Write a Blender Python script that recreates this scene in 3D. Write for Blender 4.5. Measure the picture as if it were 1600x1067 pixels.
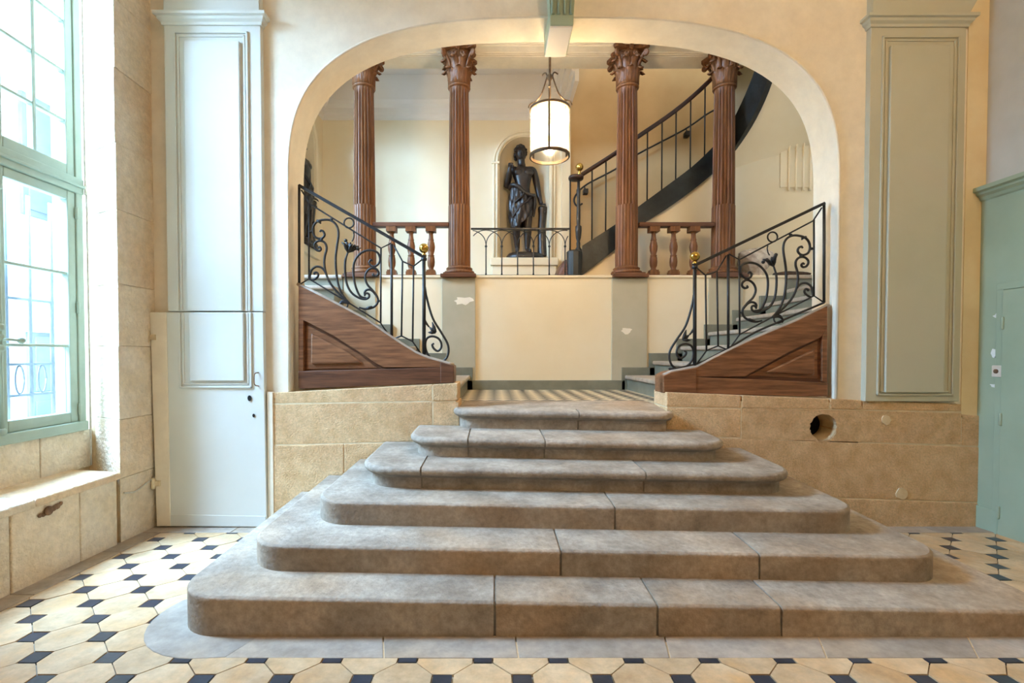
import bpy, bmesh, math, random
from mathutils import Vector, Matrix
random.seed(7)
for _o in list(bpy.data.objects): bpy.data.objects.remove(_o)
scene = bpy.context.scene
COL = scene.collection
# ------------------------------------------------------------------ camera
F, CX, HY, CAMZ, PITCH = 770.0, 772.0, 552.0, 1.25, math.radians(1.2)
PY = HY + F*math.tan(PITCH)
cam = bpy.data.cameras.new('camera'); camo = bpy.data.objects.new('camera', cam); COL.objects.link(camo)
cam.sensor_width = 36; cam.lens = F/1600*36
cam.shift_x = (800-CX)/1600; cam.shift_y = (PY-533.5)/1600
camo.location = (0, 0, CAMZ); camo.rotation_euler = (math.pi/2-PITCH, 0, 0)
cam.clip_start = 0.05
scene.camera = camo
# ------------------------------------------------------------------ world and lights
w = bpy.data.worlds.new('overcast_sky'); scene.world = w; w.use_nodes = True
bg = w.node_tree.nodes['Background']; bg.inputs[0].default_value = (0.80, 0.90, 1.0, 1); bg.inputs[1].default_value = 3.0
def lamp(name, kind, loc, power, color, size=0.1, rot=(0,0,0), size_y=None):
    l = bpy.data.lights.new(name, kind); l.energy = power; l.color = color
    if kind == 'AREA':
        l.size = size
        if size_y: l.shape = 'RECTANGLE'; l.size_y = size_y
    elif kind == 'POINT': l.shadow_soft_size = size
    o = bpy.data.objects.new(name, l); o.location = loc; o.rotation_euler = rot; COL.objects.link(o); return o
# daylight arriving at the tall window (sky above the court)
lamp('court_daylight', 'AREA', (-5.3, 2.3, 5.6), 6300, (0.40, 0.66, 1.0), 3.4, (0, math.radians(-40), math.radians(6)), 3.8)
# added warm light for the passage, behind the camera with no lantern modelled
lamp('passage_added_light', 'POINT', (2.2, 0.3, 4.2), 118, (1.0, 0.72, 0.42), 0.25)
# stair window on the side of the hall
lamp('stair_daylight', 'AREA', (-3.05, 5.0, 3.6), 7, (0.66, 0.80, 1.0), 0.9, (0, math.radians(-90), 0), 1.5)
# added unseen warm light above the stairwell, no lamp modelled
lamp('stairwell_added_light', 'POINT', (2.0, 6.3, 5.9), 3, (1.0, 0.76, 0.48), 0.2)
vs = scene.view_settings
vs.view_transform = 'Standard'; vs.look = 'None'; vs.exposure = 0.1; vs.gamma = 1.0; vs.use_curve_mapping = False
# ------------------------------------------------------------------ helpers
_sp, _cp = math.sin(PITCH), math.cos(PITCH)
def pix(px, py, Y):
    """point on the vertical plane at depth Y that a measured picture position refers to"""
    u = (px-CX)/F; v = (PY-py)/F
    dy = _cp + v*_sp; dz = -_sp + v*_cp
    t = Y/dy
    return Vector((u*t, Y, CAMZ + dz*t))
def px_x(px, Y): return (px-CX)/F*Y
def pz(py, Y): return pix(CX, py, Y).z
def s2l(c):
    return tuple(((v/255)/12.92 if v/255 <= 0.04045 else ((v/255+0.055)/1.055)**2.4) for v in c)
class MB:
    def __init__(s): s.v=[]; s.f=[]; s.sm=[]
    def add(s, vs, fs, smooth=False):
        b=len(s.v); s.v += [tuple(v) for v in vs]
        for f in fs: s.f.append(tuple(i+b for i in f)); s.sm.append(smooth)
        return s
    def box(s, a, b):
        x0,y0,z0=[min(p,q) for p,q in zip(a,b)]; x1,y1,z1=[max(p,q) for p,q in zip(a,b)]
        return s.hexa([(x0,y0,z0),(x1,y0,z0),(x1,y1,z0),(x0,y1,z0),(x0,y0,z1),(x1,y0,z1),(x1,y1,z1),(x0,y1,z1)])
    def hexa(s, p):
        return s.add(p, [(3,2,1,0),(4,5,6,7),(0,1,5,4),(1,2,6,5),(2,3,7,6),(3,0,4,7)])
    def prism_xz(s, poly, y0, y1):      # polygon in xz, extruded along y
        n=len(poly); a=sum(poly[i][0]*poly[(i+1)%n][1]-poly[(i+1)%n][0]*poly[i][1] for i in range(n))
        if a<0: poly=poly[::-1]
        v=[(x,y0,z) for x,z in poly]+[(x,y1,z) for x,z in poly]
        f=[tuple(range(n)), tuple(range(2*n-1,n-1,-1))]+[(i, i+n, (i+1)%n+n, (i+1)%n) for i in range(n)]
        return s.add(v,f)
    def prism_xy(s, poly, z0, z1):      # polygon in plan, extruded upwards; z may be functions
        n=len(poly); a=sum(poly[i][0]*poly[(i+1)%n][1]-poly[(i+1)%n][0]*poly[i][1] for i in range(n))
        if a<0: poly=poly[::-1]
        g0=z0 if callable(z0) else (lambda x,y:z0); g1=z1 if callable(z1) else (lambda x,y:z1)
        v=[(x,y,g0(x,y)) for x,y in poly]+[(x,y,g1(x,y)) for x,y in poly]
        f=[tuple(range(n-1,-1,-1)), tuple(range(n,2*n))]+[(i,(i+1)%n,(i+1)%n+n,i+n) for i in range(n)]
        return s.add(v,f)
    def prism_yz(s, poly, x0, x1):
        n=len(poly); v=[(x0,y,z) for y,z in poly]+[(x1,y,z) for y,z in poly]
        f=[tuple(range(n-1,-1,-1)), tuple(range(n,2*n))]+[(i,(i+1)%n,(i+1)%n+n,i+n) for i in range(n)]
        return s.add(v,f)
    def tube(s, path, r, seg=8, cap=True, flat=1.0):
        path=[Vector(p) for p in path]; n=len(path)
        rr=r if isinstance(r,(list,tuple)) else [r]*n
        vs=[]; up=None
        for i,p in enumerate(path):
            d=(path[min(i+1,n-1)]-path[max(i-1,0)])
            if d.length<1e-9: d=Vector((0,0,1))
            d.normalize()
            if up is None:
                up=Vector((0,1,0)) if abs(d.y)<0.9 else Vector((1,0,0))
            a=d.cross(up)
            if a.length<1e-6: a=d.orthogonal()
            a.normalize(); b=a.cross(d); up=b.copy()
            for k in range(seg):
                t=2*math.pi*k/seg; vs.append(p+a*(math.cos(t)*rr[i])+b*(math.sin(t)*rr[i]*flat))
        fs=[]
        for i in range(n-1):
            for k in range(seg):
                k2=(k+1)%seg; fs.append((i*seg+k,(i+1)*seg+k,(i+1)*seg+k2,i*seg+k2))
        s.add(vs,fs,True)
        if cap:
            b=len(s.v)-len(vs)
            s.f.append(tuple(b+k for k in range(seg))); s.sm.append(False)
            s.f.append(tuple(b+(n-1)*seg+k for k in range(seg-1,-1,-1))); s.sm.append(False)
        return s
    def bar(s, a, b, wx, wy=None):      # square bar between two points (section wx by wy)
        a=Vector(a); b=Vector(b); d=(b-a).normalized(); wy=wy or wx
        y=Vector((0,1,0)) if abs(d.y)<0.9 else Vector((1,0,0))
        x=d.cross(y).normalized(); y=x.cross(d).normalized()
        p=[q+x*(sx*wx/2)+y*(sy*wy/2) for q in (a,b) for sx,sy in ((-1,-1),(1,-1),(1,1),(-1,1))]
        return s.add(p,[(3,2,1,0),(4,5,6,7),(0,1,5,4),(1,2,6,5),(2,3,7,6),(3,0,4,7)])
    def lathe(s, prof, c=(0,0,0), seg=24, smooth=True, cap=True, sq=False):
        vs=[]; n=len(prof)
        for r,z in prof:
            for k in range(seg):
                t=2*math.pi*(k+(0.5 if sq else 0))/seg; vs.append((c[0]+r*math.cos(t), c[1]+r*math.sin(t), c[2]+z))
        fs=[(i*seg+k, i*seg+(k+1)%seg, (i+1)*seg+(k+1)%seg, (i+1)*seg+k) for i in range(n-1) for k in range(seg)]
        s.add(vs,fs,smooth)
        if cap:
            b=len(s.v)-len(vs)
            s.f.append(tuple(b+k for k in range(seg-1,-1,-1))); s.sm.append(False)
            s.f.append(tuple(b+(n-1)*seg+k for k in range(seg))); s.sm.append(False)
        return s
    def sphere(s, c, r, seg=14, rings=9, sc=(1,1,1)):
        prof=[]
        vs=[(c[0],c[1],c[2]-r*sc[2])]; fs=[]
        for i in range(1,rings):
            a=math.pi*i/rings
            for k in range(seg):
                t=2*math.pi*k/seg
                vs.append((c[0]+r*sc[0]*math.sin(a)*math.cos(t), c[1]+r*sc[1]*math.sin(a)*math.sin(t), c[2]-r*sc[2]*math.cos(a)))
        vs.append((c[0],c[1],c[2]+r*sc[2])); top=len(vs)-1
        for k in range(seg): fs.append((0,1+(k+1)%seg,1+k))
        for i in range(rings-2):
            for k in range(seg):
                fs.append((1+i*seg+k,1+i*seg+(k+1)%seg,1+(i+1)*seg+(k+1)%seg,1+(i+1)*seg+k))
        for k in range(seg): fs.append((1+(rings-2)*seg+k,1+(rings-2)*seg+(k+1)%seg,top))
        return s.add(vs,fs,True)
    def grid(s, pts, smooth=True, closed=False):   # pts[i][j]
        n=len(pts); m=len(pts[0]); vs=[p for row in pts for p in row]
        fs=[(i*m+j,i*m+(j+1)%m,(i+1)*m+(j+1)%m,(i+1)*m+j) for i in range(n-1) for j in range(m if closed else m-1)]
        return s.add(vs,fs,smooth)
def crom(pts, k=6):
    """smooth curve through points"""
    P=[Vector(p) for p in pts]; out=[]
    for i in range(len(P)-1):
        p0=P[max(i-1,0)];p1=P[i];p2=P[i+1];p3=P[min(i+2,len(P)-1)]
        for j in range(k):
            t=j/k; out.append(0.5*((2*p1)+(p2-p0)*t+(2*p0-5*p1+4*p2-p3)*t*t+(3*p1-p0-3*p2+p3)*t**3))
    out.append(P[-1]); return out
def tagit(o, label=None, cat=None, group=None, kind=None):
    if label: o['label']=label
    if cat: o['category']=cat
    if group: o['group']=group
    if kind: o['kind']=kind
    return o
def setpar(c, p):
    c.parent=p; c.matrix_parent_inverse=Matrix.Translation(-Vector(p.location))
def mk(name, mb, mat, parent=None, label=None, cat=None, group=None, kind=None, bevel=0, seg=2, fix=False, origin=True):
    me=bpy.data.meshes.new(name)
    off=Vector((0,0,0))
    if parent is None and origin and mb.v and kind!='structure':
        xs,ys,zs=zip(*mb.v); off=Vector(((min(xs)+max(xs))/2,(min(ys)+max(ys))/2,min(zs)))
    me.from_pydata([tuple(Vector(v)-off) for v in mb.v],[],mb.f)
    me.polygons.foreach_set('use_smooth', mb.sm)
    if fix:
        bm=bmesh.new(); bm.from_mesh(me); bmesh.ops.recalc_face_normals(bm, faces=bm.faces); bm.to_mesh(me); bm.free()
    me.update()
    if mat is not None: me.materials.append(mat)
    o=bpy.data.objects.new(name,me); COL.objects.link(o); o.location=off
    if parent is not None: setpar(o,parent)
    if bevel:
        m=o.modifiers.new('bevel','BEVEL'); m.width=bevel; m.segments=seg; m.limit_method='ANGLE'; m.angle_limit=math.radians(40)
    return tagit(o,label,cat,group,kind)
def empty(name, loc, label=None, cat=None, group=None, kind=None):
    o=bpy.data.objects.new(name,None); COL.objects.link(o); o.location=loc; o.empty_display_size=0.1
    return tagit(o,label,cat,group,kind)
KIDS={}
def copy_tree(o, parent=None, delta=None):
    c=o.copy(); COL.objects.link(c)
    if parent is not None: c.parent=parent; c.matrix_parent_inverse=o.matrix_parent_inverse.copy()
    elif delta is not None: c.location=Vector(o.location)+Vector(delta)
    for ch in list(o.children): copy_tree(ch, c)
    return c
# ------------------------------------------------------------------ materials
def mat(name, c1, c2=None, rough=0.7, scale=4.0, bump=0.0, bscale=60.0, metal=0.0, spec=0.4, c3=None, patch=1.2, patch_amt=0.5, rnd=0.0, detail=5, bdist=0.01, stretch=None, speck=0.0, sscale=None):
    m=bpy.data.materials.new(name); m.use_nodes=True; nt=m.node_tree; N=nt.nodes; L=nt.links
    b=N['Principled BSDF']; b.inputs['Roughness'].default_value=rough; b.inputs['Metallic'].default_value=metal
    b.inputs['Specular IOR Level'].default_value=spec
    tc=N.new('ShaderNodeTexCoord'); src=tc.outputs['Object']
    if stretch:
        mp=N.new('ShaderNodeMapping'); mp.inputs['Scale'].default_value=stretch; L.new(src,mp.inputs[0]); src=mp.outputs[0]
    oi=N.new('ShaderNodeObjectInfo')
    if rnd:
        va=N.new('ShaderNodeVectorMath'); va.operation='ADD'
        vm=N.new('ShaderNodeVectorMath'); vm.operation='SCALE'; vm.inputs[0].default_value=(37,91,53); L.new(oi.outputs['Random'],vm.inputs['Scale'])
        L.new(src,va.inputs[0]); L.new(vm.outputs[0],va.inputs[1]); src=va.outputs[0]
    col=None
    if c2 is None: c2=tuple(v*0.85 for v in c1)
    n1=N.new('ShaderNodeTexNoise'); n1.inputs['Scale'].default_value=scale; n1.inputs['Detail'].default_value=detail; n1.inputs['Roughness'].default_value=0.6
    L.new(src,n1.inputs['Vector'])
    cr=N.new('ShaderNodeValToRGB'); cr.color_ramp.elements[0].position=0.35; cr.color_ramp.elements[1].position=0.65
    cr.color_ramp.elements[0].color=(*c2,1); cr.color_ramp.elements[1].color=(*c1,1)
    L.new(n1.outputs['Fac'],cr.inputs[0]); col=cr.outputs[0]
    if c3 is not None:
        n2=N.new('ShaderNodeTexNoise'); n2.inputs['Scale'].default_value=patch; n2.inputs['Detail'].default_value=4; L.new(src,n2.inputs['Vector'])
        r2=N.new('ShaderNodeValToRGB'); r2.color_ramp.elements[0].position=0.50; r2.color_ramp.elements[1].position=0.72
        r2.color_ramp.elements[0].color=(0,0,0,1); r2.color_ramp.elements[1].color=(patch_amt,)*3+(1,)
        L.new(n2.outputs['Fac'],r2.inputs[0])
        mx=N.new('ShaderNodeMix'); mx.data_type='RGBA'; L.new(r2.outputs[0],mx.inputs[0]); L.new(col,mx.inputs[6]); mx.inputs[7].default_value=(*c3,1); col=mx.outputs[2]
    if rnd:
        hs=N.new('ShaderNodeHueSaturation'); mr=N.new('ShaderNodeMapRange'); mr.inputs['To Min'].default_value=1-rnd; mr.inputs['To Max'].default_value=1+rnd
        L.new(oi.outputs['Random'],mr.inputs[0]); L.new(mr.outputs[0],hs.inputs['Value']); L.new(col,hs.inputs['Color']); col=hs.outputs[0]
    if speck:
        n5=N.new('ShaderNodeTexNoise'); n5.inputs['Scale'].default_value=sscale or bscale; n5.inputs['Detail'].default_value=6; n5.inputs['Roughness'].default_value=0.7; L.new(src,n5.inputs['Vector'])
        m5=N.new('ShaderNodeMapRange'); m5.inputs['From Min'].default_value=0.3; m5.inputs['From Max'].default_value=0.7; m5.inputs['To Min'].default_value=1-speck; m5.inputs['To Max'].default_value=1+speck*1.0; L.new(n5.outputs['Fac'],m5.inputs[0])
        h5=N.new('ShaderNodeHueSaturation'); L.new(m5.outputs[0],h5.inputs['Value']); L.new(col,h5.inputs['Color']); col=h5.outputs[0]
    L.new(col,b.inputs['Base Color'])
    if bump:
        n3=N.new('ShaderNodeTexNoise'); n3.inputs['Scale'].default_value=bscale; n3.inputs['Detail'].default_value=4; L.new(src,n3.inputs['Vector'])
        bp=N.new('ShaderNodeBump'); bp.inputs['Strength'].default_value=bump; bp.inputs['Distance'].default_value=bdist
        L.new(n3.outputs['Fac'],bp.inputs['Height']); L.new(bp.outputs[0],b.inputs['Normal'])
    return m
def wood(name, c1, c2, rough=0.5, axis=0, bump=0.25):
    st=[14,14,14]; st[axis]=1.2
    m=mat(name,c1,c2,rough,3.0,bump,22,spec=0.4,detail=8,bdist=0.004,stretch=tuple(st))
    return m
def glassy(name, tint=(1,1,1), gloss=0.06, transl=0.0, tcol=(1,1,1), trough=0.02):
    m=bpy.data.materials.new(name); m.use_nodes=True; nt=m.node_tree; N=nt.nodes; L=nt.links
    for n in list(N): N.remove(n)
    out=N.new('ShaderNodeOutputMaterial'); tr=N.new('ShaderNodeBsdfTransparent'); tr.inputs[0].default_value=(*tint,1)
    gl=N.new('ShaderNodeBsdfGlossy'); gl.inputs['Roughness'].default_value=trough
    mx=N.new('ShaderNodeMixShader'); mx.inputs[0].default_value=gloss; L.new(tr.outputs[0],mx.inputs[1]); L.new(gl.outputs[0],mx.inputs[2])
    last=mx
    if transl:
        tl=N.new('ShaderNodeBsdfTranslucent'); tl.inputs[0].default_value=(*tcol,1)
        m2=N.new('ShaderNodeMixShader')
        tc=N.new('ShaderNodeTexCoord'); ns=N.new('ShaderNodeTexNoise'); ns.inputs['Scale'].default_value=14; L.new(tc.outputs['Object'],ns.inputs['Vector'])
        mr=N.new('ShaderNodeMapRange'); mr.inputs['To Min'].default_value=transl*0.6; mr.inputs['To Max'].default_value=min(1,transl*1.4)
        L.new(ns.outputs['Fac'],mr.inputs[0]); L.new(mr.outputs[0],m2.inputs[0])
        L.new(mx.outputs[0],m2.inputs[1]); L.new(tl.outputs[0],m2.inputs[2]); last=m2
    L.new(last.outputs[0],out.inputs[0]); return m
def emis(name, col, st):
    m=bpy.data.materials.new(name); m.use_nodes=True; N=m.node_tree.nodes; b=N['Principled BSDF']
    b.inputs['Base Color'].default_value=(*col,1); b.inputs['Emission Color'].default_value=(*col,1); b.inputs['Emission Strength'].default_value=st; return m
M={}
M['plaster']=mat('aged_cream_plaster',s2l((242,234,216)),s2l((238,226,204)),0.85,1.6,0.18,14,c3=s2l((226,212,186)),patch=0.9,patch_amt=0.35,bdist=0.01,speck=0.07,sscale=6)
M['plaster_in']=mat('cream_stair_plaster',s2l((240,226,196)),s2l((235,218,184)),0.8,1.3,0.08,10,c3=s2l((228,206,168)),patch=0.8,patch_amt=0.3)
M['white_in']=mat('white_ceiling_paint',s2l((236,230,222)),s2l((230,222,212)),0.8,1.4,0.08,10)
M['plaster_darker']=mat('darker_stairwell_plaster',s2l((206,174,126)),s2l((194,160,110)),0.8,1.1,0.08,10)  # browner and darker than the plaster of the other stair walls
M['yellow']=mat('yellow_limewash',s2l((242,226,188)),s2l((234,212,168)),0.85,2.2,0.35,18,c3=s2l((222,198,152)),patch=3,patch_amt=0.5)
M['greypaint']=mat('grey_green_paint',s2l((200,198,178)),s2l((192,190,168)),0.55,1.5,0.12,9,c3=s2l((188,176,152)),patch=1.5,patch_amt=0.4)
M['greypaint_lit']=mat('grey_green_paint_daylit',s2l((222,224,218)),s2l((216,218,211)),0.5,1.3,0.1,8,c3=s2l((206,206,196)),patch=1.2,patch_amt=0.35)  # lighter copy of the grey-green paint, window daylight put into its colour
M['dado']=mat('grey_green_dado_paint',s2l((190,182,158)),s2l((182,174,148)),0.6,3,0.08,12,c3=s2l((170,166,142)),patch=2,patch_amt=0.5)
M['skirt']=mat('dark_green_skirting_paint',s2l((132,132,116)),s2l((116,116,100)),0.55,4,0.1,14)
M['teal']=mat('teal_gloss_paint',s2l((166,180,154)),s2l((158,172,146)),0.45,2.5,0.1,10,c3=s2l((150,162,138)),patch=1.6,patch_amt=0.5)
M['winpaint']=mat('pale_sage_window_paint',s2l((172,190,176)),s2l((162,180,166)),0.5,5,0.1,20)
M['stone']=mat('golden_rough_limestone',s2l((230,196,150)),s2l((210,171,124)),0.9,9,0.9,120,c3=s2l((220,180,138)),patch=1.6,patch_amt=0.6,rnd=0.05,bdist=0.014,speck=0.20,sscale=70)
M['stone2']=mat('pale_weathered_limestone',s2l((238,224,202)),s2l((226,208,178)),0.9,5,0.7,45,c3=s2l((216,176,126)),patch=1.3,patch_amt=0.6,rnd=0.05,bdist=0.02,speck=0.12,sscale=24)
M['mortar']=mat('pale_mortar',s2l((228,208,172)),s2l((214,190,150)),0.95,12,0.4,40)
M['grout']=mat('pale_floor_grout',s2l((206,196,180)),s2l((186,176,160)),0.9,14,0.2,40)
M['greymortar']=mat('grey_mortar',s2l((146,136,122)),s2l((122,112,100)),0.95,14,0.4,40)
M['step']=mat('worn_grey_step_stone',s2l((176,163,146)),s2l((138,124,108)),0.75,4,0.45,55,c3=s2l((182,150,114)),patch=1.3,patch_amt=0.6,rnd=0.08,spec=0.35,bdist=0.012,speck=0.24,sscale=30)
M['tile']=mat('cream_stone_floor_tile',s2l((208,182,146)),s2l((190,158,118)),0.45,6,0.12,25,c3=s2l((198,156,106)),patch=5,patch_amt=0.75,rnd=0.10,spec=0.45,speck=0.18,sscale=20)
M['black']=mat('black_slate_tile',s2l((56,62,72)),s2l((42,46,54)),0.28,9,0.1,30,rnd=0.12,spec=0.5)
M['slab']=mat('grey_border_stone',s2l((178,166,152)),s2l((158,144,128)),0.55,5,0.2,30,c3=s2l((176,150,118)),patch=2.5,patch_amt=0.6,rnd=0.08,speck=0.2,sscale=14)
M['oak']=wood('red_brown_oak',s2l((148,100,66)),s2l((102,65,40)),0.45,0)
M['oakdark']=wood('dark_red_oak',s2l((114,74,50)),s2l((78,48,32)),0.45,0)
M['colwood']=wood('carved_red_brown_wood',s2l((130,84,48)),s2l((94,57,29)),0.46,2,0.10)
M['darkrail']=mat('dark_brown_rail_paint',s2l((66,44,36)),s2l((44,28,24)),0.4,9,0.1,30)
M['iron']=mat('black_wrought_iron',s2l((32,30,29)),s2l((20,19,19)),0.45,14,0.3,60,metal=0.0,spec=0.5)
M['brass']=mat('polished_brass',s2l((214,176,92)),s2l((190,150,70)),0.22,10,0.0,metal=1.0)
M['bronze']=mat('dark_bronze_patina',s2l((46,35,29)),s2l((24,18,16)),0.36,12,0.2,30,spec=0.6)
M['greenblack']=mat('dark_blue_green_paint',s2l((40,46,48)),s2l((26,28,28)),0.35,7,0.25,30,c3=s2l((60,62,58)),patch=6,patch_amt=0.4,spec=0.5)
M['lampmetal']=mat('aged_bronze_lamp_metal',s2l((96,78,58)),s2l((66,52,38)),0.45,12,0.1,30,metal=0.5)
M['dark']=mat('painted_hole_dark',(0.01,0.01,0.01),(0.006,0.006,0.006),0.9)  # flat black, the darkness inside holes is put into this colour
M['rust']=mat('rusty_old_iron',s2l((140,108,80)),s2l((92,66,48)),0.8,18,0.4,50)
M['hinge']=mat('cream_painted_iron',s2l((228,212,178)),s2l((206,186,150)),0.6,16,0.2,40)
M['cable']=mat('grey_white_cable',s2l((214,208,196)),s2l((190,184,172)),0.5,20)
M['paper']=mat('torn_white_paper',s2l((240,240,234)),s2l((226,228,222)),0.9,12,0.1,40)
M['bell']=mat('off_white_plastic',s2l((226,214,198)),s2l((216,202,186)),0.4,10)
M['bag']=mat('crumpled_beige_plastic',s2l((226,214,200)),s2l((168,150,134)),0.35,9,0.5,25)
M['cloth']=mat('dark_brown_cloth',s2l((84,64,48)),s2l((58,44,34)),0.9,20,0.3,60)
M['glass']=glassy('window_glass',(0.97,0.99,1.0),0.05)
M['lampglass']=glassy('frosted_lantern_glass',(1.0,0.97,0.9),0.06,0.15,(1.0,0.93,0.78),0.15)
M['bulb']=emis('warm_bulb',(1.0,0.83,0.55),28)
M['facade']=mat('pale_court_facade',(0.86,0.88,0.9),(0.8,0.82,0.85),0.9,2)
M['bluedoor']=mat('grey_blue_court_door',s2l((112,132,168)),s2l((98,118,154)),0.6,4)
M['grille']=mat('grey_painted_grille',s2l((128,138,152)),s2l((112,122,136)),0.6,8)
M['court']=mat('court_paving',(0.6,0.6,0.6),(0.5,0.5,0.5),0.9,3)
# chequered landing floor
def checker():
    m=bpy.data.materials.new('black_and_white_landing_tiles'); m.use_nodes=True; nt=m.node_tree; N=nt.nodes; L=nt.links; b=N['Principled BSDF']
    tc=N.new('ShaderNodeTexCoord'); mp=N.new('ShaderNodeMapping'); mp.inputs['Rotation'].default_value=(0,0,math.radians(45)); mp.inputs['Scale'].default_value=(9,9,9)
    ck=N.new('ShaderNodeTexChecker'); ck.inputs['Scale'].default_value=1; ck.inputs[1].default_value=(*s2l((206,190,160)),1); ck.inputs[2].default_value=(*s2l((78,74,66)),1)
    L.new(tc.outputs['Object'],mp.inputs[0]); L.new(mp.outputs[0],ck.inputs[0]); L.new(ck.outputs[0],b.inputs['Base Color']); b.inputs['Roughness'].default_value=0.4
    return m
M['checker']=checker()
# ------------------------------------------------------------------ main planes (metres)
YW=3.68; YB=3.96            # arch wall front / back
YL=5.58                     # landing wall
YC=5.72                     # columns
YK=6.90                     # back wall of the landing
XL=-2.53; XR=3.64           # side walls of the passage
CEIL=5.0; ZP=0.843; ZU=2.13; XM=0.514
def fz(x,y): return -0.03*(y-2.15) if y>0 else 0.0645
# ================================================================== FLOOR
fl=MB(); fl.prism_xy([(-2.95,-4.0),(3.75,-4.0),(3.75,0.0),(-2.95,0.0)],-0.3,lambda x,y:0.0645-0.012)
fl.prism_xy([(-2.95,0.0),(3.75,0.0),(3.75,3.72),(-2.95,3.72)],-0.3,lambda x,y:fz(x,max(y,1e-6))-0.012)
floor=mk('floor',fl,M['grout'],kind='structure')
S=0.306; C_=0.040; G=0.004; TX0=px_x(164,1.995); TY0=1.995
def clip(poly, axis, lim, keep_less):
    out=[]
    for i in range(len(poly)):
        a=poly[i]; b=poly[(i+1)%len(poly)]
        ia=(a[axis]<=lim) if keep_less else (a[axis]>=lim); ib=(b[axis]<=lim) if keep_less else (b[axis]>=lim)
        if ia: out.append(a)
        if ia!=ib:
            t=(lim-a[axis])/(b[axis]-a[axis]); out.append((a[0]+(b[0]-a[0])*t,a[1]+(b[1]-a[1])*t))
    return out
STEPS=[ # front y, z at x=0, left x, right x, corner radius, overhang
 (2.146,0.155,-1.444,2.536,0.21,0.0),
 (2.398,0.2885,-1.239,2.266,0.20,0.0),
 (2.680,0.4216,-1.006,2.042,0.19,0.0),
 (2.957,0.562,-0.777,1.800,0.19,0.04),
 (3.212,0.697,-0.522,1.505,0.16,0.04),
 (3.560,0.843,-0.2525,1.276,0.09,0.035)]
BX0,BX1,BY=-1.62,2.71,1.988     # border of plain slabs round the foot of the steps
def under_steps(x,y): return BX0+0.06<x<BX1-0.06 and y>BY+0.05
far_oct=MB(); far_blk=MB(); nt_=0; nb_=0
XTL,XTR,YTB=-2.40,3.60,3.52
def tile_obj(poly, name, m, far):
    for ax,lim,kl in ((0,XTL,False),(0,XTR,True),(1,YTB,True)):
        if poly: poly=clip(poly,ax,lim,kl)
    if len(poly)<3: return 0
    cx=sum(p[0] for p in poly)/len(poly); cy=sum(p[1] for p in poly)/len(poly)
    ar=abs(sum(poly[i][0]*poly[(i+1)%len(poly)][1]-poly[(i+1)%len(poly)][0]*poly[i][1] for i in range(len(poly))))/2
    if ar<0.0006: return 0
    if all(under_steps(*p) for p in poly): return 0
    lift=random.uniform(-0.0012,0.0012)
    zz=lambda x,y: fz(x,max(y,1e-6))+lift
    mb=MB(); mb.prism_xy(poly,lambda x,y:fz(x,max(y,1e-6))-0.02,zz)
    if cy<1.60:
        (far_oct if name=='octagonal_tile' else far_blk).add(mb.v,mb.f); return 0
    o=mk(name,MB().add([(v[0]-cx,v[1]-cy,v[2]-fz(cx,cy)) for v in mb.v],mb.f),m,floor); o.location=(cx,cy,fz(cx,cy))
    return 1
for j in range(-40,13):
    for i in range(-6,20):
        lx=TX0+S*i+(S/2)*(j%2); ly=TY0+0.1545*j
        if ly<-3.8: continue
        h=0.1545; c=C_
        tile_obj([(lx-c+G,ly-c+G),(lx+c-G,ly-c+G),(lx+c-G,ly+c-G),(lx-c+G,ly+c-G)],'black_tile',M['black'],ly<1.6)
        g=G*0.7
        tile_obj([(lx+c+g,ly-c),(lx+c+g,ly+c),(lx+S/2-c,ly+h-c-g),(lx+S/2+c,ly+h-c-g),(lx+S-c-g,ly+c),(lx+S-c-g,ly-c),(lx+S/2+c,ly-h+c+g),(lx+S/2-c,ly-h+c+g)],'octagonal_tile',M['tile'],ly<1.6)
mk('octagonal_tile_field',far_oct,M['tile'],floor,kind='stuff')
mk('black_tile_field',far_blk,M['black'],floor,kind='stuff')
# border slabs along the walls and round the steps
def slab(poly, m=None, up=0.002):
    return mk('border_slab',MB().prism_xy(poly,lambda x,y:fz(x,y)-0.02,lambda x,y:fz(x,y)+up),m or M['slab'],floor,bevel=0.002,seg=1)
ys=[-0.5,0.4,1.3,1.95,2.55,3.15,YTB]
for a,b in zip(ys,ys[1:]):
    slab([(XL-0.02,max(a,0.01)+0.003),(XTL-0.004,max(a,0.01)+0.003),(XTL-0.004,b-0.003),(XL-0.02,b-0.003)])
for a,b in zip([XL-0.02,-1.9,-1.2],[-1.9,-1.2,-0.5]): slab([(a+0.003,YTB+0.004),(b-0.003,YTB+0.004),(b-0.003,YW+0.02),(a+0.003,YW+0.02)])
for a,b in zip([2.0,2.75,3.2],[2.75,3.2,XR]): slab([(a+0.003,YTB+0.004),(b-0.003,YTB+0.004),(b-0.003,YW+0.02),(a+0.003,YW+0.02)])
# curved corner slab at the left foot
cen=(STEPS[0][2]+0.21,STEPS[0][0]+0.21); R2=0.21+0.165
arc=[(cen[0]-R2*math.cos(t),cen[1]-R2*math.sin(t)) for t in [math.radians(a) for a in range(-20,91,10)]]
slab([(cen[0]+0.02,cen[1]+0.25),(cen[0]-0.19,cen[1]+0.28)]+arc+[(-1.10,BY+0.003),(-1.02,2.2),(cen[0]+0.02,2.25)],up=0.003)
xs=[-1.10,-0.45,0.10,0.72,1.36,1.98,2.72]
for k,(a,b) in enumerate(zip(xs,xs[1:])):
    sk=lambda x:(x-0.2)*0.08
    slab([(a+0.003,BY),(b-0.003,BY),(b-0.003+sk(b),2.2),(a+0.003+sk(a),2.2)])
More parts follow.
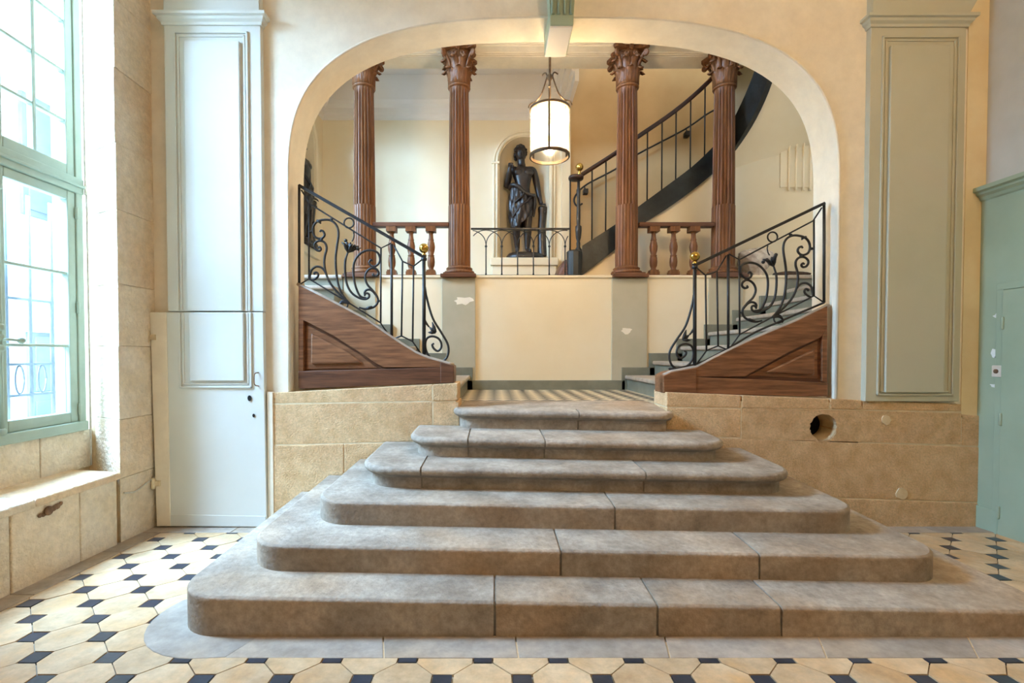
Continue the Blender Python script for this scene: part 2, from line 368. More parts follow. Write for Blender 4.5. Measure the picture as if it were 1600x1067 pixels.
# ================================================================== STONE STAIRS
TILT=0.018; SLOPE=0.026
def step_path(k, grow=0.0):
    yf,z,xl,xr,r,ov=STEPS[k]
    xl-=grow; xr+=grow; yf-=grow; r=r+grow
    yb=YW-0.03
    p=[((xl,yb),(-1,0)),((xl,yf+r),(-1,0))]
    for a in range(10,90,10):
        t=math.radians(a); p.append(((xl+r-r*math.cos(t),yf+r-r*math.sin(t)),(-math.cos(t),-math.sin(t))))
    p.append(((xl+r,yf),(0,-1)))
    for q in range(1,12): p.append(((xl+r+(xr-xl-2*r)*q/12,yf),(0,-1)))
    p.append(((xr-r,yf),(0,-1)))
    for a in range(10,90,10):
        t=math.radians(a); p.append(((xr-r+r*math.sin(t),yf+r-r*math.cos(t)),(math.sin(t),-math.cos(t))))
    p+=[((xr,yf+r),(1,0)),((xr,yb),(1,0))]
    return p
PLAIN=[(0.0,-9),(0.0,-0.030),(0.0,-0.022),(0.0,-0.012),(-0.004,-0.006),(-0.014,0.0)]
NOSE=[(0.0,-9),(0.0,-0.080),(0.0,-0.0625),(0.001,-0.062),(0.009,-0.0615),(0.010,-0.061),(0.010,-0.0535),(0.011,-0.053),(0.020,-0.0525),(0.030,-0.050),(0.042,-0.042),(0.047,-0.030),(0.046,-0.016),(0.038,-0.005),(0.022,0.0)]
def zt(k,x,y): return STEPS[k][1]-TILT*x+SLOPE*(y-STEPS[k][0])
def step_mesh(k, xa, xb, grow=0.0, drop=0.0):
    path=step_path(k,grow); prof=NOSE if STEPS[k][5] else PLAIN
    pts=[]
    for i,(p,n) in enumerate(path):
        pts.append((p,n))
    # cut on the straight front only
    def cut(lo,hi):
        out=[]
        for i,(p,n) in enumerate(pts):
            if lo<=p[0]<=hi: out.append((p,n))
        yf=STEPS[k][0]-grow
        if lo>-9: out=[((lo,yf),(0,-1))]+[q for q in out if q[0][0]>lo+1e-4]
        if hi<9: out=[q for q in out if q[0][0]<hi-1e-4]+[((hi,yf),(0,-1))]
        return out
    seg=cut(xa,xb); mb=MB(); rows=[]
    for (p,n) in seg:
        row=[]
        for off,dz in prof:
            x=p[0]+n[0]*off; y=p[1]+n[1]*off
            if dz==-9:
                base=(fz(x,y)-0.02) if k==0 else zt(k-1,x,min(y,YW))-0.03
                row.append((x,y,base))
            else: row.append((x,y,zt(k,x,y)+dz-drop))
        rows.append(row)
    n=len(rows); m=len(prof); vs=[q for r in rows for q in r]
    fs=[(i*m+j,(i+1)*m+j,(i+1)*m+j+1,i*m+j+1) for i in range(n-1) for j in range(m-1)]
    mb.add(vs,fs,True)
    # top: closed with back edge
    top=[rows[i][-1] for i in range(n)]
    lo_x=top[0][0]; hi_x=top[-1][0]
    poly=top[:]
    yb=YW-0.03
    if xb<9: poly.append((xb,yb,zt(k,xb,yb)-drop))
    if xa>-9: poly.append((xa,yb,zt(k,xa,yb)-drop))
    mb.add(poly,[tuple(range(len(poly)))])
    for idx,xx,flip in ((0,xa,False),(n-1,xb,True)):
        if abs(xx)<9:
            r=rows[idx]; q=r+[(xx,yb,zt(k,xx,yb)-drop),(xx,yb,r[0][2])]
            mb.add(q,[tuple(range(len(q))) if not flip else tuple(range(len(q)-1,-1,-1))])
    return mb
stairs=empty('stone_stairs',(XM,2.9,0),'broad worn stone entrance steps with rounded ends leading up to the arch','stairs')
JOINTS=[[px_x(773,2.146),px_x(1030,2.146),px_x(1226,2.146)],[px_x(877,2.398),px_x(1190,2.4)],[px_x(962,2.68)],
        [px_x(657,2.92),px_x(1010,2.92)],[px_x(731,3.17),px_x(852,3.17)],[px_x(905,3.52)]]
for k in range(6):
    core=mk('step',step_mesh(k,-99,99,-0.007,0.007),M['greymortar'],stairs,fix=True)
    js=[-99]+JOINTS[k]+[99]
    for a,b in zip(js,js[1:]):
        mk('stone_slab',step_mesh(k,a+(0.0055 if a>-9 else 0),b-(0.0055 if b<9 else 0)),M['step'],core,fix=True)
# ================================================================== ARCH WALL
def arch_pts(a,b,n=56):
    out=[]
    for i in range(n+1):
        t=math.pi*(1-i/n); c=math.cos(t); s=math.sin(t)
        x=math.copysign(abs(c)**(2/3.0),c)*a; z=abs(s)**(2/3.0)*b
        out.append((XM+x,2.454+z))
    return out
AA,AB=2.034,1.262
ap=arch_pts(AA,AB)
zl_j=pz(613,YW); zr_j=pz(627,YW)
inner=[(XM-AA-0.0,zl_j)]+ap+[(XM+AA,zr_j)]
wm=MB(); XWL,XWR=-2.95,3.75
def wallstrip(mb,y,flip):
    n=len(inner); vs=[]; fs=[]
    # outer counterpart: for left jamb go to XWL, for arch go to top
    left=[(XWL,fz(0,YW)-0.05),(px_x(424,YW),fz(0,YW)-0.05),(px_x(424,YW),pz(615,YW)),(XM-AA,zl_j),(XM-AA,2.454),(XWL,2.454)]
    right=[(XM+AA,2.454),(XM+AA,zr_j),(px_x(1340,YW),pz(630,YW)),(px_x(1500,YW),pz(636,YW)),(px_x(1500,YW),pz(647,YW)),(XWR,pz(651,YW)),(XWR,2.454)]
    polys=[left,right]
    top=ap
    for i in range(len(top)-1):
        (x0,z0),(x1,z1)=top[i],top[i+1]
        # project outward to rectangle by simple vertical strips
        polys.append([(x0,z0),(x1,z1),(x1,CEIL+0.05),(x0,CEIL+0.05)] if x1-x0>1e-6 else None)
    polys.append([(XWL,2.454),(XM-AA,2.454),(XM-AA,CEIL+0.05),(XWL,CEIL+0.05)])
    polys.append([(XM+AA,2.454),(XWR,2.454),(XWR,CEIL+0.05),(XM+AA,CEIL+0.05)])
    for p in polys:
        if p is None: continue
        q=[(x,y,z) for x,z in p]
        if flip: q=q[::-1]
        mb.add(q,[tuple(range(len(q)))])
wallstrip(wm,YW,False); wallstrip(wm,YB,True)
n=len(inner); NB=5
# slightly rounded arris then intrados
rows=[]
for (off,y) in ((0.0,YW),(0.0,YB)):
    rows.append([(x,y,z) for x,z in inner])
wm.grid(rows,True)
wall_back=mk('wall_back',wm,M['plaster'],kind='structure',fix=False)
# pale bead that edges the arch on the front face
be=MB(); bp=[(x,YW-0.002,z) for x,z in [(XM+(x-XM)*1.004,2.454+(z-2.454)*1.006 if z>2.454 else z) for x,z in inner]]
be.tube(bp,0.012,6); mk('arch_edge',be,M['plaster'],wall_back)
# ---------------- golden stone flank walls under the wood panels
def block(mb_poly, parent, m, y0, y1, bev=0.006):
    return mk('stone_block',MB().prism_xz(mb_poly,y0,y1),m,parent,bevel=bev,seg=2)
def lerp(a,b,t): return a+(b-a)*t
def ztopL(px): return pz(lerp(613,598,(px-424)/(712-424)),YW)
def ztopR(px): return pz(lerp(612,630,(px-1045)/(1500-1045)),YW)
def q4(pxa,pxb,fa,fb,g=0.003):
    xa,xb=px_x(pxa,YW)+g,px_x(pxb,YW)-g
    return [(xa,fa(pxa)+g),(xb,fa(pxb)+g),(xb,fb(pxb)-g),(xa,fb(pxa)-g)]
cst=lambda a,b,pa=424,pb=716:(lambda p: pz(lerp(a,b,(p-pa)/(pb-pa)),YW))
core=MB(); core.prism_xz([(px_x(424,YW)+.01,-0.1),(px_x(714,YW)-0.01,-0.1),(px_x(714,YW)-0.01,ztopL(712)-0.01),(px_x(424,YW)+.01,ztopL(424)-0.01)],YW-0.0185,YB)
wpl=mk('wall_plinth_left',core,M['mortar'],kind='structure')
c1=cst(631,626); c2=cst(695,688); fl_=lambda p:-0.08
yf=YW-0.022
for a,b,lo,hi in ((424,676,c1,ztopL),(676,716,c1,ztopL),(424,676,c2,c1),(676,718,c2,c1),(424,538,fl_,c2),(538,716,fl_,c2)):
    block(q4(a,b,lo,hi),wpl,M['stone'],yf+random.uniform(-.004,.004),YB-0.005)
core=MB(); xr0=px_x(1040,YW)
cR=lambda a,b:cst(a,b,1045,1530)
hx,hz,hr=px_x(1285,YW),pz(667,YW),px_x(1306,YW)-px_x(1285,YW)
def holed(mb,x0,x1,z0,z1,y0,y1,N=40,jag=0.0):
    ring=[];rect=[]
    angs=sorted([2*math.pi*(i+.31)/N for i in range(N)]+[math.atan2(zz-hz,xx-hx)%(2*math.pi) for xx,zz in ((x0,z0),(x1,z0),(x1,z1),(x0,z1))]); N=len(angs)
    for t in angs:
        c,s=math.cos(t),math.sin(t)
        rr=hr*(1+random.uniform(-jag,jag)); ring.append((hx+rr*c,hz+rr*s))
        k=1e9
        if c>1e-9:k=min(k,(x1-hx)/c)
        if c<-1e-9:k=min(k,(x0-hx)/c)
        if s>1e-9:k=min(k,(z1-hz)/s)
        if s<-1e-9:k=min(k,(z0-hz)/s)
        rect.append([hx+k*c,hz+k*s])
    vs=[(x,y0,z) for x,z in ring]+[(x,y0,z) for x,z in rect]+[(x,y1,z) for x,z in ring]+[(x,y1,z) for x,z in rect]
    fs=[]
    for i in range(N):
        j=(i+1)%N
        fs+=[(i,N+i,N+j,j),(2*N+j,3*N+j,3*N+i,2*N+i),(N+i,3*N+i,3*N+j,N+j),(j,2*N+j,2*N+i,i)]
    mb.add(vs,fs); return mb
zc_=ztopR(1520)-0.03
xa_,xb_=px_x(1240,YW),px_x(1340,YW)
core.box((xr0+0.01,YW-0.0185,-0.1),(xa_,YB,pz(622,YW)-0.02)); core.box((xb_,YW-0.0185,-0.1),(px_x(1500,YW),YB,pz(632,YW)-0.01)); core.box((px_x(1500,YW),YW-0.0185,-0.1),(XR+0.05,YB,pz(650,YW)-0.01))
core.box((xa_,YW-0.0185,-0.1),(xb_,YB,hz-hr-0.04)); core.box((xa_,YW-0.0185,hz+hr+0.01),(xb_,YB,pz(628,YW)))
wpr=mk('wall_plinth_right',core,M['mortar'],kind='structure')
c1=cR(636,643); c2=cR(680,697); c3=cR(768,784)
topcut=lambda p: ztopR(p) if p<1500 else pz(649,YW)
hb=q4(1157,1400,c2,c1)
for a,b,lo,hi in ((1040,1157,c1,ztopR),(1157,1294,c1,ztopR),(1294,1345,c1,ztopR),(1345,1500,c1,ztopR),
                  (1040,1157,c2,c1),(1500,1533,c2,lambda p:pz(648,YW)),(1040,1533,c3,c2),(1200,1533,fl_,c3)):
    block(q4(a,b,lo,hi,0.0042),wpr,M['stone'],yf+random.uniform(-.003,.003),YB-0.005)
zlo=(c2(1157)+c2(1500))/2; zhi=(c1(1157)+c1(1500))/2; shr=(c2(1500)-c2(1157)+c1(1500)-c1(1157))/2/(px_x(1500,YW)-px_x(1157,YW))
hm_=holed(MB(),px_x(1157,YW)+.003,px_x(1500,YW)-.003,zlo+.004,zhi-.004,yf,YB-0.005,jag=0.05)
hm_.v=[(v[0],v[1],v[2]+shr*(v[0]-(px_x(1157,YW)+px_x(1500,YW))/2)*(0 if (v[0]-hx)**2+(v[2]-hz)**2<(hr*1.2)**2 else 1)) for v in hm_.v]
ho=mk('stone_block',hm_,M['stone'],wpr,fix=True)
tb=MB(); tb.lathe([(hr*0.985,0),(hr*0.96,0.185)],(0,0,0),32,True,False)
tb.v=[(hx+v[0],yf+0.01+v[2],hz+v[1]) for v in tb.v]
mk('drain_hole_lining',tb,M['mortar'],wpr,label='round drain hole broken through the golden stone')
cv=MB(); cv.box((hx-0.2,YB-0.02,hz-0.2),(hx+0.2,YB+0.35,hz+0.2)); 
for (a_,b_,r_) in ((1409,771,.045),(1384,656,.035)):
    c=pix(a_,b_,yf); n=12; pts=[]
    for i in range(n):
        t=2*math.pi*i/n; rr=r_*random.uniform(.85,1.1); pts.append((c.x+rr*math.cos(t),c.z+rr*math.sin(t)))
    mk('mortar_patch',MB().prism_xz(pts,yf-.007,yf+.01),M['mortar'],wpr)
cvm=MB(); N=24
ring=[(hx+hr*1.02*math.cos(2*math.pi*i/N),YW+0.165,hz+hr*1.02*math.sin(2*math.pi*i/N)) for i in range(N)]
cvm.add(ring,[tuple(range(N))]); mk('drain_black_disc',cvm,M['dark'],wpr)  # black disc closing the hole, its inner shade painted on
# ================================================================== LEFT WALL (window wall)
YP0=3.32; XWN=-2.85; SILL=0.45; WZ0=0.72; WY0,WY1=2.205,3.415
wl=MB()
wl.box((-3.1,YP0+0.16,-0.1),(XL-0.03,YB,CEIL+.05))           # pier core
wl.box((-3.1,-4.0,-0.1),(XL-0.03,WY0-0.12,CEIL+.05))
wl.box((-3.1,WY0-0.2,-0.1),(XL-0.035,YP0+0.2,SILL-0.05))      # bench core
wl.box((-3.1,WY0-0.2,SILL-0.1),(XWN-0.02,YP0+0.2,WZ0-0.01))
wl.box((-3.1,WY0-0.2,4.25),(XL-0.03,YP0+0.2,CEIL+.05))
wall_left=mk('wall_left',wl,M['mortar'],kind='structure')
zc=[-0.08,0.40,0.80,1.30,1.72,2.22,2.66,3.16,3.62,4.12,4.56,CEIL+.04]
for a,b in zip(zc,zc[1:]):
    j=random.uniform(-.002,.002)
    pl=[(XL+j,YP0+j),(XL+j,YW+0.02),(-3.0,YW+0.02),(-3.0,YP0+0.22),(XWN+0.0,YP0+0.175)]
    mk('stone_block',MB().prism_xy(pl,a+.001,b-.001),M['stone2'],wall_left,bevel=0.004)
    pl=[(XL+j,WY0-0.09),(XL+j,WY0-0.7),(-3.0,WY0-0.7),(-3.0,WY0-0.1),(XWN,WY0-0.01)]
    mk('stone_block',MB().prism_xy(pl,a+.001,b-.001),M['stone2'],wall_left,bevel=0.004)
yy=[1.6,2.26,2.56,2.99,YP0-0.035]
for a,b in zip(yy,yy[1:]):
    mk('stone_block',MB().box((-2.80,a+.002,-0.05),(XL+random.uniform(-.004,.004),b-.002,SILL-0.045)),M['stone2'],wall_left,bevel=0.008)
for a,b in ((WY0-.15,2.7),(2.7,YP0+.0)):
    mk('sill_slab',MB().hexa([(-2.9,a+.001,SILL-.06),(XL+.012,a+.001,SILL-.05),(XL+.012,b-.001,SILL-.05),(-2.9,b-.001,SILL-.06),(-2.9,a+.001,SILL+.02),(XL+.006,a+.001,SILL),(XL+.006,b-.001,SILL),(-2.9,b-.001,SILL+.02)]),M['stone2'],wall_left,bevel=0.014,seg=3)
for a,b in ((WY0-.1,2.62),(2.62,3.08),(3.08,YP0+.16)):
    mk('stone_block',MB().box((-3.0,a+.002,SILL+.005),(XWN+random.uniform(0,.006),b-.002,WZ0)),M['stone2'],wall_left,bevel=0.006)
# rusty iron remnant set in the bench wall
rm=MB(); p0=pix(62,800,2.62)
for k in range(7):
    rm.sphere((XL+0.004,2.72+0.022*k,0.345+0.006*k+random.uniform(-.008,.008)),random.uniform(.012,.020),7,5,(0.22,1.2,1))
rm.lathe([(0.012,-.004),(.026,-.004),(.026,.006),(.012,.006)],(0,0,0),14)
rm.v=[(v[0]+.004, v[1], v[2]) if i<len(rm.v)-56 else (XL+0.014+v[2],2.765+v[0],0.362+v[1]) for i,v in enumerate(rm.v)]
mk('iron_fixing',rm,M['rust'],label='rusty iron fixing remnant let into the stone bench under the window',cat='iron fixing')
# ---------------- window
win=empty('window_1',(XWN,(WY0+WY1)/2,WZ0),kind='structure')
XF=XWN+0.02; XG=XWN-0.02
ZT=4.2
def wb(name,y0,y1,z0,z1,x0=XWN-0.06,x1=XWN+0.02,par=None,bev=0.006,m='winpaint'):
    return mk(name,MB().box((x0,y0,z0),(x1,y1,z1)),M[m],par or win,bevel=bev)
YM=(WY0+WY1)/2
wb('window_frame',WY1-0.055,WY1,WZ0,ZT); wb('window_frame',WY0,WY0+0.055,WZ0,ZT)
wb('window_frame',WY0,WY1,WZ0,WZ0+0.065,x1=XWN+0.035); wb('transom',WY0,WY1,2.335,2.44,x1=XWN+0.03); wb('transom',WY0,WY1,2.375,2.395,x1=XWN+0.045)
wb('window_frame',WY0,WY1,ZT-.06,ZT)
def sash(y0,y1,z0,z1,cols,zbars,st=0.06):
    sx0,sx1=XWN-0.045,XWN+0.012
    s=wb('casement',y0,y0+st,z0,z1,sx0,sx1)
    for bx in ((y1-st,y1,z0,z1),(y0+st,y1-st,z0,z0+st+.01),(y0+st,y1-st,z1-st,z1)): wb('casement_rail',*bx,sx0,sx1-.001,par=s)
    ysplit=[y0+st+(y1-y0-2*st)*i/cols for i in range(cols+1)]
    zs=[z0+st+.01]+zbars+[z1-st]
    for yv in ysplit[1:-1]: wb('glazing_bar',yv-.012,yv+.012,z0+st,z1-st,sx0+.008,sx1-.01,par=s,bev=.004)
    for zv in zbars: wb('glazing_bar',y0+st,y1-st,zv-.009,zv+.009,sx0+.008,sx1-.012,par=s,bev=.003)
    for i in range(cols):
        for a,b in zip(zs,zs[1:]):
            mk('pane',MB().box((XWN-.022,ysplit[i],a),(XWN-.018,ysplit[i+1],b)),M['glass'],s)
    return s
for (a,b) in ((WY0+.055,YM-.002),(YM+.002,WY1-.055)):
    sash(a,b,WZ0+.065,2.335,1,[1.30,1.783])
    sash(a,b,2.44,ZT-.06,2,[2.797,3.12,3.45,3.78])
bolt=mk('espagnolette_bolt',MB().tube([(XWN+.035,YM,WZ0+.09),(XWN+.035,YM,2.32)],0.011,8),M['winpaint'],win)
kn=MB()
for z in (0.80,1.28,1.34,1.40,2.2): kn.lathe([(.013,-.02),(.022,-.012),(.022,.012),(.013,.02)],(XWN+.035,YM,z),10)
kn.tube([(XWN+.04,YM,1.33),(XWN+.075,YM+.005,1.33),(XWN+.08,YM+.07,1.325)],.008,8); kn.sphere((XWN+.08,YM+.08,1.325),.02,10,7)
mk('handle',kn,M['winpaint'],bolt)
for z in (0.87,1.56,2.2):
    mk('window_hinge',MB().lathe([(.007,-.04),(.011,-.036),(.011,.036),(.007,.04)],(XWN+.02,WY1-.055,z),8),M['winpaint'],win)
# thin cable beside the window
cb=MB(); cb.tube(crom([(XWN+.035,WY1+.012,0.47),(XWN+.035,WY1+.014,1.2),(XWN+.037,WY1+.01,2.0),(XWN+.035,WY1+.012,2.34),(XWN+.045,WY1-.01,2.42),(XWN+.03,WY1+.008,2.5),(XWN+.03,WY1+.01,4.4)],6),.006,6)
mk('cable',cb,M['cable'],label='thin pale cable running down the window reveal beside the frame',cat='cable')
cb=MB(); cb.tube(crom([(XL+.006,YP0+.02,.30),(XL+.008,YP0+.12,.28),(XL+.008,YP0+.24,.31),(XL+.02,YP0+.33,.335)],5),.005,6)
mk('cable',cb,M['cable'],label='short loose wire on the stone pier leading to the lower door hinge',cat='cable')
# ---------------- court outside the window
gr=empty('window_grille',(-3.02,YM,WZ0),'grey iron security grille standing outside the window','grille')
for k in range(8): mk('bar',MB().tube([(-3.05,WY0+.08+k*.16,WZ0),(-3.05,WY0+.08+k*.16,2.28)],.012,8),M['grille'],gr)
for z in (0.98,1.18,1.60): mk('cross_bar',MB().box((-3.06,WY0,z-.008),(-3.04,WY1,z+.008)),M['grille'],gr)
for k in range(7):
    c=Vector((-3.05,WY0+.16+k*.16,1.08)); mk('scroll',MB().tube([c+Vector((0,.030*math.cos(t),.09*math.sin(t))) for t in [i*math.pi/8 for i in range(17)]],.006,6),M['grille'],gr)
bl=empty('court_building',(-6.6,4.5,-0.3),'pale building with a grey blue door seen through the window','building')
mk('wall',MB().box((-7.4,-2,-.3),(-6.6,14,9)),M['facade'],bl)
for (a,b,z0,z1,nm,mm) in ((6.95,7.6,-.3,1.55,'door','bluedoor'),(8.6,9.5,.9,2.6,'window','bluedoor'),(5.0,5.9,.9,2.6,'window','bluedoor'),(6.9,7.8,3.2,4.9,'window','bluedoor')):
    d=mk(nm,MB().box((-6.62,a,z0),(-6.55,b,z1)),M[mm],bl,bevel=.01)
    mk('surround',MB().box((-6.62,a-.1,z1),(-6.52,b+.1,z1+.12)),M['facade'],d)
    for q in range(1,3): mk('pane' if nm=='window' else 'panel',MB().box((-6.56,a+.08,z0+(z1-z0)*(q-1)/2+.08),(-6.53,b-.08,z0+(z1-z0)*q/2-.06)),M['bluedoor'],d,bevel=.006)
mk('ground_court',MB().box((-7.4,-2,-.5),(-3.1,14,-.3)),M['court'],kind='structure')
# ================================================================== LEFT PILASTER WITH FLUSH DOOR
YPF=YW-0.045
def qx(a,Y=YPF): return px_x(a,Y)
pil=empty('trim_1',(-2.1,YPF,0),kind='structure')
zdoor=pz(487,YPF)
PX0,PX1=qx(263),qx(412)
mk('pilaster_shaft',MB().box((PX0,YPF,zdoor+.004),(PX1,YW+.01,CEIL)),M['greypaint_lit'],pil,bevel=.004)
capz=pz(40,YPF)
def cap(par,x0,x1,z0,m,yb=YW):
    prof=[(0,0),(.010,.0),(.014,.018),(.030,.032),(.034,.05),(.050,.056),(.050,.078),(.0,.085)]
    c=MB(); 
    rows=[]
    for o,z in prof: rows.append([(x0-o,yb+.02,z0+z),(x0-o,YPF-o,z0+z),(x1+o,YPF-o,z0+z),(x1+o,yb+.02,z0+z)])
    c.grid(rows,False); return mk('pilaster_cap',c,m,par)
cap(pil,PX0,PX1,capz,M['greypaint_lit'])
def framed(par,xa,xb,za,zb,y,m,px0,px1,pz0,pz1,nofoot=False,nohead=False):
    """moulding round a recess and the raised panel inside it"""
    wd=.014
    r=[((xa,za),(xa,zb)),((xb,za),(xb,zb))]
    if not nohead: r.append(((xa,zb),(xb,zb)))
    if not nofoot: r.append(((xa,za),(xb,za)))
    for (a,b) in r:
        v=abs(a[0]-b[0])<1e-6
        mb=MB()
        for k,(o,d) in enumerate(((0,.012),(.024,.007))):
            if v: sx=1 if a[0]==xa else -1; mb.box((a[0]+sx*o,y-d,min(a[1],b[1])+(0 if nofoot else o)),(a[0]+sx*(o+.013),y+.002,max(a[1],b[1])-(0 if nohead else o)))
            else:
                sz=-1 if a[1]==zb else 1
                mb.box((xa+o,y-d,a[1]+sz*o),(xb-o,y+.002,a[1]+sz*(o+.013)))
        mk('moulding',mb,m,par,bevel=.003)
    mk('raised_panel',MB().box((px0,y-.022,pz0),(px1,y+.003,pz1)),m,par,bevel=.006,seg=2)
framed(pil,qx(279),qx(393),zdoor+.004,pz(50,YPF),YPF,M['greypaint_lit'],qx(296),qx(381),zdoor+.004,pz(66,YPF),nofoot=True)
# rib of the vault above the capital, a little set back
mk('vault_rib',MB().box((PX0+.005,YPF-.012,capz+.085),(PX1-.002,YW,CEIL)),M['greypaint_lit'],pil,bevel=.004)
# door
door=empty('door_1',(-2.1,YPF,0),kind='structure')
dz0=pz(822,YPF)
DX0=qx(242); DX1=qx(413.5)
dleaf=mk('door_leaf',MB().prism_xz([(DX0+.0,dz0),(DX1+.004,dz0-.008),(DX1-.008,zdoor-.004),(qx(236),zdoor-.004)],YPF-.002,YW-.004),M['greypaint_lit'],door,bevel=.004)
# cream-painted hanging stile at the left of the leaf
mk('hanging_stile',MB().prism_xz([(DX0+.002,dz0+.002),(qx(264),dz0+.002),(qx(262),zdoor-.006),(qx(236)+.002,zdoor-.006)],YPF-.010,YPF),M['plaster'],door,bevel=.004)
mk('jamb',MB().prism_xz([(qx(414.5),dz0-.01),(qx(424),dz0-.01),(qx(424),pz(612,YW)),(qx(414.5),pz(612,YW))],YW-.03,YW+.02),M['plaster'],door,bevel=.004)
framed(door,qx(281),qx(394),pz(606,YPF),zdoor-.006,YPF-.002,M['greypaint_lit'],qx(299),qx(383),pz(595,YPF),zdoor-.006,nohead=True)
mk('kick_board',MB().prism_xz([(DX0+.004,dz0+.004),(DX1,dz0-.002),(DX1,pz(806,YPF)),(DX0+.004,pz(803,YPF))],YPF-.006,YPF),M['greypaint_lit'],door,bevel=.003)
hm=MB(); hp=[pix(404,582,YPF-.002),pix(398,584,YPF-.03),pix(397,592,YPF-.034),pix(398,601,YPF-.03),pix(404,603,YPF-.002)]
hm.tube(crom(hp,5),.004,8); mk('pull_handle',hm,M['rust'],door,label='small bent iron pull handle')
for (a,b,r) in ((390.5,622,.011),(397,649,.007)):
    c=pix(a,b,YPF); k=MB(); k.lathe([(r,-.004),(r*1.3,0),(r*1.3,.003)],(0,0,0),12); k.v=[(c.x+v[0],YPF-.005+v[2]*-1,c.z+v[1]*1.5) for v in k.v]; mk('keyhole',k,M['dark'],door)
for (a,b) in ((233,527),(241,755)):
    c=pix(a,b,YPF-.01); h=MB(); h.lathe([(.010,-.04),(.015,-.036),(.015,-.004),(.011,0),(.015,.004),(.015,.036),(.010,.04)],(c.x,YPF-.02,c.z),10); h.box((c.x,YPF-.024,c.z-.02),(c.x+.05,YPF-.008,c.z+.02)); mk('hinge',h,M['hinge'],door,bevel=.002)
# ================================================================== RIGHT PILASTER
pr=empty('trim_2',(3.17,YPF,0.8),kind='structure')
RX0,RX1=qx(1353),qx(1500); zb=pz(627,YPF)
mk('pilaster_shaft',MB().box((RX0,YPF,zb),(RX1,YW+.01,CEIL)),M['greypaint'],pr,bevel=.004)
cap(pr,RX0,RX1,pz(43,YPF),M['greypaint'])
framed(pr,qx(1370),qx(1489),pz(618,YPF),pz(57,YPF),YPF,M['greypaint'],qx(1381),qx(1472),pz(613,YPF),pz(73,YPF))
mk('vault_rib',MB().prism_xz([(RX0+.004,pz(28,YPF)),(RX1-.0,pz(28,YPF)),(RX1+.10,pz(-12,YPF)),(RX1+.28,CEIL),(RX0+.004,CEIL)],YPF-.01,YW),M['greypaint'],pr,bevel=.004)
# ================================================================== KEYSTONE
ks=empty('trim_3',(0.5,YW,3.75),kind='structure')
K0,K1=px_x(857,3.56),px_x(896,3.56)
kzb=pz(38,3.56); kt=CEIL
kb=MB(); kb.hexa([(K0+.008,3.57,kzb),(K1-.008,3.57,kzb),(K1-.004,YB-.02,kzb-.0),(K0+.004,YB-.02,kzb),(K0-.05,3.50,kt),(K1+.06,3.50,kt),(K1+.06,YW,kt),(K0-.05,YW,kt)])
mk('bracket_block',kb,M['teal'],ks,bevel=.004)
mk('soffit',MB().box((K0+.006,3.575,kzb-.012),(K1-.012,YB-.03,kzb)),M['white_in'],ks,bevel=.003)
for k in range(4):
    t=(k+.5)/4
    xb_=lerp(K0+.008,K1-.008,t); xt_=lerp(K0-.05,K1+.06,t)
    f=MB(); f.tube([(lerp(xb_,xt_,.07),3.568-.004-.07*.07,kzb+(kt-kzb)*.05),(xt_,3.496,kt-.02)],.012,8); mk('flute_rib',f,M['teal'],ks)
# ================================================================== RIGHT WALL (teal joinery)
wr=MB(); wr.box((XR+.0,-4.0,-0.1),(XR+.3,YW+.02,CEIL+.05))
wall_right=mk('wall_right',wr,mat('pale_grey_wall_paint',s2l((204,200,190)),s2l((192,188,176)),.8,2,.15,12),kind='structure')
zcn=pz(312,YW)
dp=empty('trim_4',(XR,3.0,0),kind='structure')
mk('joinery_panel',MB().box((XR-.03,1.2,-0.1),(XR+.02,YW-.003,zcn)),M['teal'],dp,bevel=.004)
cm=MB(); prof=[(0,0),(.012,.01),(.02,.03),(.04,.045),(.044,.06),(.066,.07),(.066,.098),(0,.104)]
cm.grid([[(XR-.03-o,1.2,zcn-.02+z),(XR-.03-o,YW-.002,zcn-.02+z)] for o,z in prof],False); mk('cornice',cm,M['teal'],dp)
mk('skirting',MB().box((XR-.042,3.5,-.1),(XR-.02,YW-.003,.12)),M['teal'],dp,bevel=.004)
d2=empty('door_2',(XR,3.0,0),kind='structure')
dy=3.492; dzt=1.70
mk('architrave',MB().box((XR-.040,dy,-.06),(XR-.028,dy+.05,dzt+.05)),M['teal'],d2,bevel=.004)
mk('architrave',MB().box((XR-.0405,2.4,dzt),(XR-.028,dy+.05,dzt+.05)),M['teal'],d2,bevel=.004)
mk('door_leaf',MB().box((XR-.052,2.55,-.045),(XR-.028,dy-.004,dzt-.004)),M['teal'],d2,bevel=.005)
for z in (pz(505,dy),pz(655,dy),pz(800,dy)):
    mk('hinge',MB().lathe([(.006,-.045),(.010,-.04),(.010,.04),(.006,.045)],(XR-.056,dy-.012,z),8),M['teal'],d2)
bx=XR-.034
def onR(px,py):
    Y=(bx)*F/(px-CX); return Y,pz(py,Y)
Y0,z0=onR(1560,580)
be=empty('doorbell',(bx,Y0,z0),'square off-white bell push on the teal joinery beside the small door','doorbell')
mk('plate',MB().box((bx-.014,Y0-.035,z0-.042),(bx+.006,Y0+.035,z0+.042)),M['bell'],be,bevel=.006)
k=MB(); k.lathe([(.016,0),(.016,.006),(.012,.009)],(0,0,0),14); k.v=[(bx-.014-v[2],Y0+v[0],z0+v[1]) for v in k.v]; mk('button',k,M['rust'],be)
